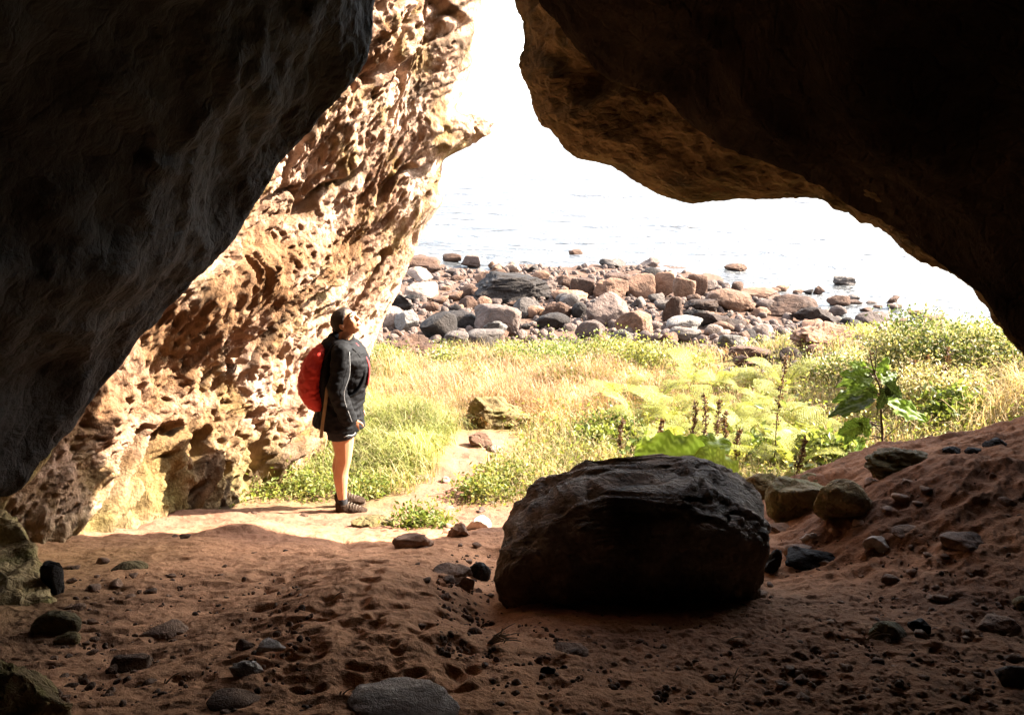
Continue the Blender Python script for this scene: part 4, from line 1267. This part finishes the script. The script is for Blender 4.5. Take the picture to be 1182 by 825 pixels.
nodes = [np.array([0, 0, 0]), pp(1019, 515), pp(1017, 480), pp(1016, 450), pp(1008, 426), pp(1004, 408)]
S_ = [tube(crom(np.array(nodes), 14), np.linspace(.013, .004, 14), 7)]
BL = [  # node on the stem, leaf base, tip, normal, width, colour
    ((1017, 478), (1030, 466), (1073, 484), (.1, -.75, .6), .16, 1.5), ((1016, 455), (1000, 448), (962, 462), (0, -.6, .6), .15, .7), ((1016, 462), (998, 462), (958, 478), (.1, -.5, .8), .15, .55),
    ((1010, 432), (1000, 436), (972, 430), (0, -.8, .5), .12, 1.2), ((1010, 430), (1014, 432), (1026, 412), (0, -.8, .5), .10, 1.1), ((1016, 450), (1024, 446), (1042, 458), (.1, -.9, .3), .13, .55),
    ((1016, 452), (1020, 440), (1036, 430), (0, -.8, .5), .11, .9), ((1008, 428), (996, 424), (980, 418), (0, -.7, .6), .09, 1.3), ((1018, 492), (990, 492), (968, 500), (.1, -.8, .5), .13, 1.4),
    ((1018, 492), (988, 488), (976, 512), (-.3, -.9, .2), .12, .9), ((1019, 505), (992, 510), (990, 540), (.3, -.9, .1), .10, 1.1), ((1018, 490), (996, 486), (1004, 506), (.2, -.9, .2), .10, 1.3),
    ((1016, 456), (1006, 452), (990, 476), (0, -.9, .2), .12, .5), ((1012, 438), (1002, 430), (966, 446), (.2, -.7, .5), .11, .8), ((1016, 460), (1022, 452), (1014, 474), (.2, -.95, .1), .11, .5)]
for k, (a, b, c_, n_, wd, br) in enumerate(BL):
    d1 = 7.3 + .12 * math.sin(k * 2.1)
    A_, B_, C_ = pp(*a), pp(b[0], b[1], d1), pp(c_[0], c_[1], d1 + .05 * math.cos(k))
    S_.append(tube(arc(A_, B_, .01, 5), [.004] * 5, 5))
    obj('leaf', bigleaf(B_, C_ - B_, n_, np.linalg.norm(C_ - B_) * 1.05, wd * 1.25, np.array([.07, .11, .016]) * br, 80 + k, .05, False, .1), M['leaf'], r)
for a, c_ in (((1016, 458), (1056, 418)), ((1019, 508), (1042, 488)), ((1010, 430), (1012, 398)), ((1019, 505), (968, 500)), ((1018, 500), (986, 470))):
    S_.append(tube(arc(pp(*a), pp(*c_), .01, 6), np.linspace(.005, .002, 6), 5))
obj('stem', mesh('stem', *join(S_)), M['brownstem'], r)
n = 60
B = np.concatenate([pp(1056, 418) + RNG.normal(size=(20, 3)) * .011, pp(1071, 414) + RNG.normal(size=(14, 3)) * .009, pp(1005, 412) + RNG.normal(size=(26, 3)) * np.array([.010, .01, .03])])
V, F = leaf_arrays(B, rdir(n), rdir(n), RNG.uniform(.02, .035, n), RNG.uniform(.015, .02, n))
for a, b in ((0, 20), (20, 34), (34, 60)):
    V, F = leaf_arrays(B[a:b], rdir(b - a), rdir(b - a), RNG.uniform(.02, .035, b - a), RNG.uniform(.015, .02, b - a))
    obj('seed_head', mesh('seed_head', V, F, False, np.tile([[.09, .05, .03]], (len(V), 1))), M['leaf'], r)
tag(r, 'tall plant with large dark green lobed leaves on a bare stem above the earth bank', 'plant')

for (u, v0, d, s_, lab) in ((1167, 474, 6.3, 1., 'small seedling with a pair of upright leaves on the bank crest'), (1178, 492, 6.2, .7, 'tiny green sprout at the picture edge on the bank crest')):
    x, y, z = at_depth(u, d)
    z = float(H(x, y)); h = max(.1, W(u, v0, d)[2] - z)
    r = empty('seedling', (x, y, z - .02))
    obj('stem', mesh('stem', *join([tube(arc((0, 0, 0), (.01, 0, h * .75), 0.01, 5, (1, 0, 0)), [.004] * 5, 5)])), M['stem'], r)
    for k in range(4):
        a = k * 1.7
        obj('leaf', bigleaf((.01, 0, h * (.45 + .1 * k)), (math.cos(a) * .7, math.sin(a) * .4, .8), (0, -1, .3), h * .35 * s_, .05 * s_, (.15, .2, .03), 120 + k), M['leaf'], r)
    tag(r, lab, 'seedling')

for (u, v, wpx, hpx, lab) in ((484, 612, 56, 20, 'low leafy weed on the path edge below the hiker'), (560, 580, 60, 26, 'bright grass tuft bordering the path left of the big boulder'), (582, 562, 50, 30, 'green weed clump tucked behind the left shoulder of the big boulder'),
                              (350, 572, 70, 20, 'low green weed patch just behind the hiker feet'), (240, 580, 70, 16, 'low weed patch at the foot of the sunlit cliff'), (425, 575, 40, 14, 'small weed patch beside the shoe tip')):
    x, y, z, d = hit(u, v)
    bush('weed', x, y + .1, wpx * d / FPX / 2, wpx * d / FPX / 2.4, hpx * d / FPX, int(wpx * 14), .045, YEL + GRN[:2], lab, 'weed', clumps=16)

# dry sticks on the cave floor
for (u, v, n, s_, lab) in ((562, 745, 9, .10, 'cluster of dry bare twigs beside the big black boulder'), (835, 742, 2, .09, 'thin dry stick on the dark gravel'), (1000, 738, 2, .10, 'bent root lying on the gravelly floor'),
                           (845, 790, 2, .09, 'pale curved stick near the lower middle gravel'), (392, 806, 2, .06, 'short dry stalk by the grey white stone'), (385, 690, 1, .07, 'thin dry stalk standing on the worn earth'), (190, 790, 2, .05, 'short pale straw in the left gravel')):
    x, y, z, d = hit(u, v)
    parts = []
    for k in range(n):
        a = random.uniform(-.4, 1.6); b = random.uniform(.1, .8)
        e = np.array([math.cos(a) * math.cos(b), -.3 + .6 * random.random(), math.sin(b)]) * s_ * random.uniform(.6, 1.3)
        parts.append(tube(arc((0, 0, -.005), e, s_ * .12, 6), np.linspace(.0028, .0012, 6), 5, (0, 1, 0)))
        if n > 3: parts.append(tube(arc(e * .5, e * .5 + np.array([random.uniform(-.4, .6), 0, random.uniform(.1, .5)]) * s_ * .5, .005, 4), [.0018] * 4, 4, (0, 1, 0)))
    o = obj('twig', mesh('twig', *join(parts)), M['twig']); o.location = (x, y, z + .004)
    tag(o, lab, 'twig')
# ------------------------------------------------------------------ the hiker
def ell(c, r, rot=None, sub=3):
    V, F = ICO[sub]
    V = V * np.asarray(r, float)
    if rot is not None: V = V @ np.array(Euler(rot).to_matrix()).T
    return V + np.asarray(c, float), F


def fuse(name, parts, voxel, smooth=4):
    """one continuous surface from overlapping closed shapes"""
    V, F = join(parts)
    me = mesh(name + '_src', V, F)
    o = bpy.data.objects.new(name, me); COL.objects.link(o)
    m = o.modifiers.new('r', 'REMESH'); m.mode = 'VOXEL'; m.voxel_size = voxel; m.use_smooth_shade = True
    if smooth:
        m = o.modifiers.new('s', 'SMOOTH'); m.iterations = smooth; m.factor = .5
    dg = bpy.context.evaluated_depsgraph_get()
    me2 = bpy.data.meshes.new_from_object(o.evaluated_get(dg))
    bpy.data.objects.remove(o); bpy.data.meshes.remove(me)
    me2.name = name
    me2.polygons.foreach_set('use_smooth', np.ones(len(me2.polygons), bool))
    return me2


def getco(me):
    a = np.empty(len(me.vertices) * 3); me.vertices.foreach_get('co', a)
    return a.reshape(-1, 3)


def setco(me, V):
    me.vertices.foreach_set('co', V.astype(np.float32).ravel()); me.update()


def wrinkle(me, amp, f, flat=(1, 1, 1)):
    V = getco(me); N = np.empty(len(V) * 3); me.vertices.foreach_get('normal', N); N = N.reshape(-1, 3)
    d = amp * (ridge(V[:, 0] * f * flat[0], V[:, 1] * f * flat[1], V[:, 2] * f * flat[2], 3) - .4)
    setco(me, V + N * d[:, None])


SKIN = NT('skin')
n_ = SKIN.noise(coords(SKIN), 14, 4, .6)
b_ = SKIN.bsdf(SKIN.ramp(n_, [(.3, (.36, .165, .085)), (.7, (.44, .215, .115))]), .55, None, .35)
b_.inputs['Subsurface Weight'].default_value = .12
b_.inputs['Subsurface Radius'].default_value = (.012, .005, .003)
M['skin'] = SKIN.m
M['hair'] = plain('dark_brown_hair', (.014, .008, .005), .6, .2, .5, 60, .01)
M['nylon'] = plain('black_nylon', (.0042, .0042, .0048), .7, .1, .05, 25)
M['shortsm'] = plain('black_cloth', (.012, .012, .014), .75, .2)
M['redm'] = plain('red_nylon', (.36, .024, .016), .6, .2, .12, 8)
M['maroon'] = plain('maroon_cloth', (.22, .02, .02), .6, .3)
M['white'] = plain('white_piping', (.22, .22, .22), .6)
M['khaki'] = plain('khaki_strap', (.16, .11, .055), .8)
M['shoem'] = plain('brown_shoe', (.026, .015, .009), .85, .1, .5, 45, .01)
M['solem'] = plain('shoe_sole', (.07, .05, .035), .8, .2, .3, 40)
M['lacem'] = plain('shoe_lace', (.09, .07, .05), .8)
M['sockm'] = plain('black_sock', (.013, .012, .013), .9)
M['eyew'] = plain('eye_white', (.6, .55, .5), .3)
M['lip'] = plain('lip_skin', (.36, .12, .09), .5)
M['harness'] = plain('grey_harness', (.09, .085, .075), .8, .2, .4, 40)

hx, hy, hz, hd = hit(401, 592)
ROOT = empty('person', (hx, hy + .08, float(H(hx, hy + .08)) - .005), .10)
HM = np.array((Matrix.Rotation(-.5, 3, 'Z') @ Matrix.Rotation(-.62, 3, 'Y')))     # face turned a little to the lens and lifted
HC = np.array([-.005, -.0, 1.572])


def hp(p): return HM @ np.asarray(p, float) + HC


def hell(c, r, sub=3):
    V, F = ICO[sub]
    return (V * np.asarray(r) + np.asarray(c)) @ HM.T + HC, F


parts = []
for s, dx in ((-1, 0.), (1, -.028)):
    y0 = s * .095
    P = [(-.055 + dx * .3, y0, .90), (-.05 + dx * .4, y0, .80), (-.035 + dx * .7, y0, .68), (-.03 + dx, y0, .57), (-.028 + dx, y0, .50), (-.032 + dx, y0, .465), (-.045 + dx, y0, .40), (-.052 + dx, y0, .34), (-.048 + dx, y0, .25), (-.04 + dx, y0, .15), (-.038 + dx, y0, .085)]
    R = [.105, .100, .091, .074, .062, .058, .056, .058, .047, .035, .036]
    P = crom(np.array(P), 30); R = crom(np.array(R)[:, None], 30)[:, 0]
    parts.append(tube(P, list(R), 14))
    parts.append(ell((-.005 + dx, y0, .505), (.034, .04, .045)))                # kneecap
    parts.append(tube([(-.08 + dx, y0, .05), (-.03 + dx, y0, .055), (.05 + dx, y0, .045), (.12 + dx, y0, .03)], [(.035, .03), (.05, .035), (.035, .04), (.02, .035)], 10, (0, 0, 1)))   # foot in the shoe
parts.append(tube(crom(np.array([(-.055, 0, .82), (-.055, 0, .92), (-.03, 0, 1.05), (.0, 0, 1.2), (.0, 0, 1.32), (-.02, 0, 1.40), (-.02, 0, 1.44)]), 20),
                  [tuple(q) for q in crom(np.array([(.11, .16), (.12, .17), (.10, .14), (.115, .16), (.10, .165), (.07, .13), (.05, .07)]), 20)], 16))
parts.append(tube([(-.03, 0, 1.38), (-.018, 0, 1.45), (-.01, 0, 1.53)], [.058, .052, .055], 12))
for s in (-1, 1):
    sh = np.array((-.035, s * .175, 1.365)); el = np.array((-.06, s * .235, 1.085)); wr = np.array((.03, s * .155, .86))
    parts.append(tube([sh, sh * .5 + el * .5, el], [.052, .046, .038], 10)); parts.append(tube([el, el * .5 + wr * .5, wr], [.04, .036, .026], 10))
    # the hand rests half in the jacket pocket: palm, four bent fingers and a thumb
    pc = wr + np.array((.025, -s * .012, -.045))
    parts.append(tube([wr, wr * .4 + pc * .6, pc, pc + np.array((.008, 0, -.03))], [(.024, .019), (.036, .015), (.038, .015), (.034, .012)], 10))
    for k, l in enumerate((.062, .072, .067, .052)):
        q0 = pc + np.array((.032 - .02 * k, 0, -.028)); q1 = q0 + np.array((.004, -s * .012, -l * .5)); q2 = q1 + np.array((-.004, -s * .025, -l * .32))
        parts.append(tube([q0, q1, q2], [.0085, .008, .0065], 6))
    q0 = pc + np.array((.03, 0, .01)); q1 = q0 + np.array((.03, -s * .008, -.025)); q2 = q1 + np.array((.012, -s * .012, -.03))
    parts.append(tube([q0, q1, q2], [.0105, .0095, .0075], 6))
# head
parts += [hell((-.015, 0, .028), (.098, .077, .088)), hell((.025, 0, -.035), (.068, .058, .072)), hell((.058, 0, -.082), (.024, .026, .02)),
          hell((.068, 0, .02), (.03, .052, .03)), hell((.088, 0, .035), (.012, .045, .011)),
          hell((.066, .035, -.022), (.026, .024, .024)), hell((.066, -.035, -.022), (.026, .024, .024)),
          hell((.098, 0, -.012), (.014, .011, .030)), hell((.110, 0, -.030), (.013, .014, .011)),
          hell((.090, 0, -.056), (.012, .022, .007)), hell((.087, 0, -.067), (.012, .020, .008))]
for s in (-1, 1):
    parts += [hell((-.008, s * .077, -.012), (.019, .009, .030)), hell((-.006, s * .080, -.034), (.010, .007, .012))]
body = fuse('body', parts, .0062, 3)
body.materials.append(M['skin']); body.materials.append(M['hair']); body.materials.append(M['lip']); body.materials.append(M['eyew'])
V = (getco(body) - HC) @ HM                            # head coordinates
cen = np.array([V[list(p.vertices)].mean(0) for p in body.polygons])
idx = np.zeros(len(cen), np.int32)
ay = np.abs(cen[:, 1])
front = cen[:, 0] > .05
idx[front & (np.abs(cen[:, 2] - .036 + .15 * (ay - .03) ** 2) < .0065) & (ay > .012) & (ay < .048)] = 1      # brows
idx[front & (np.abs(cen[:, 2] - .008) < .007) & (np.abs(ay - .032) < .015)] = 3
idx[front & (np.abs(cen[:, 2] - .009) < .0065) & (np.abs(ay - .032) < .007)] = 1
idx[front & (np.abs(cen[:, 2] - .015) < .0035) & (np.abs(ay - .032) < .017)] = 1
idx[(cen[:, 0] > .07) & (np.abs(cen[:, 2] + .061) < .010) & (ay < .021)] = 2
body.polygons.foreach_set('material_index', idx)
obj('body', body, None, ROOT)

# hair drawn back tight, with a small knot
V, F = ICO[5]
V = V * np.array([.106, .085, .097]) + np.array([-.018, 0, .030])
lim = .062 - .9 * np.clip(.052 - V[:, 2], 0, .2) + .1 * np.clip(V[:, 2] - .08, 0, 1)
face = V[:, 0] > lim
k = ss(0, .012, V[:, 0] - lim)
V = V * (1 - .22 * k)[:, None] + np.array([-.01, 0, .0]) * k[:, None]
V += .0022 * (ridge(V[:, 0] * 14, V[:, 1] * 90, V[:, 2] * 60, 2) - .5)[:, None] * V / .1
V2 = ICO[3][0] * np.array([.034, .033, .033]) + np.array([-.116, 0, .0])
VV, FF = join([(V @ HM.T + HC, F), (V2 @ HM.T + HC, ICO[3][1])])
obj('hair', mesh('hair', VV, FF), M['hair'], ROOT)

# jacket
parts = [tube(crom(np.array([(-.07, 0, .755), (-.062, 0, .82), (-.045, 0, .92), (-.015, 0, 1.02), (.008, 0, 1.12), (.018, 0, 1.22), (.01, 0, 1.31), (-.015, 0, 1.385), (-.03, 0, 1.425)]), 36),
              [tuple(q) for q in crom(np.array([(.195, .215), (.185, .21), (.16, .195), (.14, .18), (.138, .18), (.145, .185), (.128, .19), (.09, .155), (.07, .09)]), 36)], 28)]
for s in (-1, 1):
    sh = np.array((-.035, s * .165, 1.365)); el = np.array((-.062, s * .235, 1.085)); wr = np.array((.03, s * .195, .84))
    parts.append(tube(crom(np.array([sh + (0, -s * .05, .02), sh, sh * .5 + el * .5, el, el * .5 + wr * .5, wr]), 18), list(crom(np.array([.07, .074, .068, .064, .060, .052])[:, None], 18)[:, 0]), 14))
# hood folded round the neck
a = np.linspace(0, 2 * PI, 25)[:-1]
ring = np.stack([-.045 + .078 * np.cos(a), .088 * np.sin(a), 1.425 + .02 * np.cos(a) * -1], 1)
for p in ring: parts.append(ell(p, (.034, .034, .036), sub=2))
parts.append(ell((-.125, 0, 1.405), (.06, .11, .05), (0, .3, 0)))
jk = fuse('jacket', parts, .0085, 4)
wrinkle(jk, .010, 4.5, (1, 1, .9)); wrinkle(jk, .007, 10, (.8, .8, 1.6))
jo = obj('jacket', jk, M['nylon'], ROOT)
for s in (-1, 1):
    sh = np.array((.03, s * .205, 1.40)); m1 = np.array((.035, s * .258, 1.24)); el = np.array((-.005, s * .290, 1.085)); wr = np.array((.05, s * .246, .86))
    obj('piping', mesh('piping', *join([tube(crom(np.array([sh, m1, el, wr]) + (0, s * .006, 0), 16), [.0022] * 16, 6)])), M['white'], jo)
obj('collar', mesh('collar', *join([tube(crom(np.array([(.055, -.03, 1.42), (.115, -.045, 1.36), (.158, -.05, 1.27), (.165, -.05, 1.18), (.152, -.045, 1.09)]), 14), [(.010, .03)] * 14, 8, (1, 0, 0))])), M['maroon'], jo)

# shorts
parts = []
for s, dx in ((-1, 0.), (1, -.01)):
    parts.append(tube([(-.055 + dx, s * .095, .90), (-.05 + dx, s * .095, .80), (-.04 + dx, s * .098, .72), (-.036 + dx, s * .1, .685)], [(.125, .115), (.118, .112), (.112, .108), (.114, .11)], 16))
parts.append(tube([(-.055, 0, .78), (-.055, 0, 1.0)], [(.125, .19), (.12, .17)], 18))
sh_ = fuse('shorts', parts, .009, 3)
wrinkle(sh_, .004, 14)
so = obj('shorts', sh_, M['shortsm'], ROOT)
obj('mark', mesh('mark', *join([tube(crom(np.array([(-.015, -.208, .722), (.02, -.205, .735), (.05, -.19, .728), (.07, -.175, .745)]), 10), [(.004, .006)] * 10, 6, (0, 0, 1))])), M['white'], so)

# socks and shoes
for s, dx in ((-1, 0.), (1, -.028)):
    y0 = s * .095
    obj('sock', mesh('sock', *join([tube([(-.04 + dx, y0, .07), (-.039 + dx, y0, .11), (-.041 + dx, y0, .15), (-.042 + dx, y0, .158)], [.043, .040, .0405, .038], 14)])), M['sockm'], ROOT)
    parts = [tube(crom(np.array([(-.088 + dx, y0, .06), (-.06 + dx, y0, .062), (-.01 + dx, y0, .06), (.05 + dx, y0, .05), (.11 + dx, y0, .042), (.148 + dx, y0, .036)]), 20),
                  [tuple(q) for q in crom(np.array([(.030, .026), (.052, .038), (.052, .042), (.042, .046), (.033, .045), (.018, .028)]), 20)], 14, (0, 0, 1)),
             tube([(-.045 + dx, y0, .06), (-.04 + dx, y0, .115)], [(.055, .044), (.047, .045)], 14)]
    sm = fuse('shoe', parts, .006, 3)
    wrinkle(sm, .003, 22)
    sho = obj('shoe', sm, M['shoem'], ROOT)
    a = np.linspace(0, 2 * PI, 29)[:-1]
    ox = .03 + dx + .124 * np.cos(a); oy = y0 + .048 * np.sin(a) * (1 + .12 * np.cos(a))
    lay = [np.stack([ox, oy, np.full(28, zz) + .008 * (np.cos(a) > .8)], 1) for zz in (.0, .004, .022, .026)]
    Vq = np.concatenate(lay + [[[.03 + dx, y0, .0]], [[.03 + dx, y0, .026]]])
    Q = gridfaces(4, 28, True); kk = np.arange(28)
    T = np.concatenate([np.stack([np.full(28, 112), (kk + 1) % 28, kk], 1), np.stack([np.full(28, 113), 84 + kk, 84 + (kk + 1) % 28], 1)])
    obj('sole', mesh('sole', Vq, [Q, T], False), M['solem'], sho)
    lc = []
    for k in range(5):
        xx, zz = .0 + .022 * k + dx, .122 - .010 * k
        lc.append(tube(arc((xx, y0 - .034, zz - .018), (xx + .014, y0 + .034, zz - .018), .018, 7), [.003] * 7, 5))
    obj('lace', mesh('lace', *join(lc)), M['lacem'], sho)
tag(ROOT, 'hiker in black rain jacket, black shorts and brown shoes, looking up on the path', 'person')

# ------------------------------------------------------------------ backpack
BP = empty('backpack', tuple(ROOT.location), .10)
parts = [tube(crom(np.array([(-.185, 0, .90), (-.23, 0, .945), (-.275, 0, 1.04), (-.278, 0, 1.14), (-.245, 0, 1.255), (-.20, 0, 1.345), (-.165, 0, 1.40)]), 30),
              [tuple(q) for q in crom(np.array([(.025, .09), (.068, .14), (.092, .16), (.092, .165), (.082, .155), (.056, .13), (.022, .08)]), 30)], 22)]
cv = fuse('rain_cover', parts, .009, 5)
wrinkle(cv, .008, 5, (1.6, 1, 2.2)); wrinkle(cv, .005, 13, (1.6, .8, 2.4))
obj('rain_cover', cv, M['redm'], BP)
parts = [tube(crom(np.array([(-.165, 0, .90), (-.175, 0, 1.05), (-.165, 0, 1.2), (-.14, 0, 1.36), (-.12, 0, 1.42)]), 16), [tuple(q) for q in crom(np.array([(.05, .12), (.06, .14), (.065, .145), (.05, .12), (.03, .09)]), 16)], 16)]
obj('back_panel', fuse('back_panel', parts, .012, 3), M['nylon'], BP)
for s in (-1, 1):
    P = crom(np.array([(-.155, s * .11, 1.33), (-.08, s * .125, 1.445), (.02, s * .12, 1.425), (.115, s * .115, 1.31), (.125, s * .135, 1.18), (.06, s * .185, 1.06), (-.09, s * .19, 1.0)]), 26)
    obj('shoulder_strap', mesh('shoulder_strap', *join([tube(P, [(.010, .026)] * 26, 8, (0, 0, 1))])), M['nylon'], BP)
    P = crom(np.array([(-.135, s * .215, 1.13), (-.15, s * .232, 1.0), (-.17, s * .235, .86), (-.185, s * .235, .735)]), 16)
    obj('strap', mesh('strap', *join([tube(P, [(.013, .004)] * 16, 8, (1, 0, 0))])), M['khaki'], BP)
for root in (ROOT, BP):                                # he leans back less than built: carry the weight forward
    for ch in root.children_recursive:
        q = getco(ch.data); q[:, 0] += .048 * np.maximum(0, q[:, 2] - .12); setco(ch.data, q)
tag(BP, 'red covered backpack carried on the back of the hiker', 'backpack')

# ------------------------------------------------------------------ light
SUN_AZ, SUN_EL = math.radians(76), math.radians(38)
sd = Vector((math.sin(SUN_AZ) * math.cos(SUN_EL), math.cos(SUN_AZ) * math.cos(SUN_EL), math.sin(SUN_EL)))
L = bpy.data.lights.new('sun', 'SUN')
L.energy = 4.5
L.angle = math.radians(.5)
L.color = (1, .89, .75)
lo = bpy.data.objects.new('sun', L)
COL.objects.link(lo)
lo.rotation_euler = (-sd).to_track_quat('-Z', 'Y').to_euler()
w = bpy.data.worlds.new('World')
sc.world = w
w.use_nodes = True
nt = w.node_tree
bg = nt.nodes['Background']
sky = nt.nodes.new('ShaderNodeTexSky')
sky.sky_type = 'NISHITA'
sky.sun_disc = False
sky.sun_elevation = SUN_EL
sky.sun_rotation = SUN_AZ
sky.dust_density = 2
wb = nt.nodes.new('ShaderNodeHueSaturation')
wb.inputs['Saturation'].default_value = .5
nt.links.new(sky.outputs[0], wb.inputs['Color'])
nt.links.new(wb.outputs[0], bg.inputs[0])
bg.inputs[1].default_value = .13
sc.view_settings.view_transform = 'Standard'
sc.view_settings.look = 'None'
sc.view_settings.exposure = 3.45
sc.view_settings.gamma = 1
sc.render.engine = 'CYCLES'
sc.cycles.max_bounces = 8
sc.cycles.diffuse_bounces = 6
sc.cycles.use_denoising = True
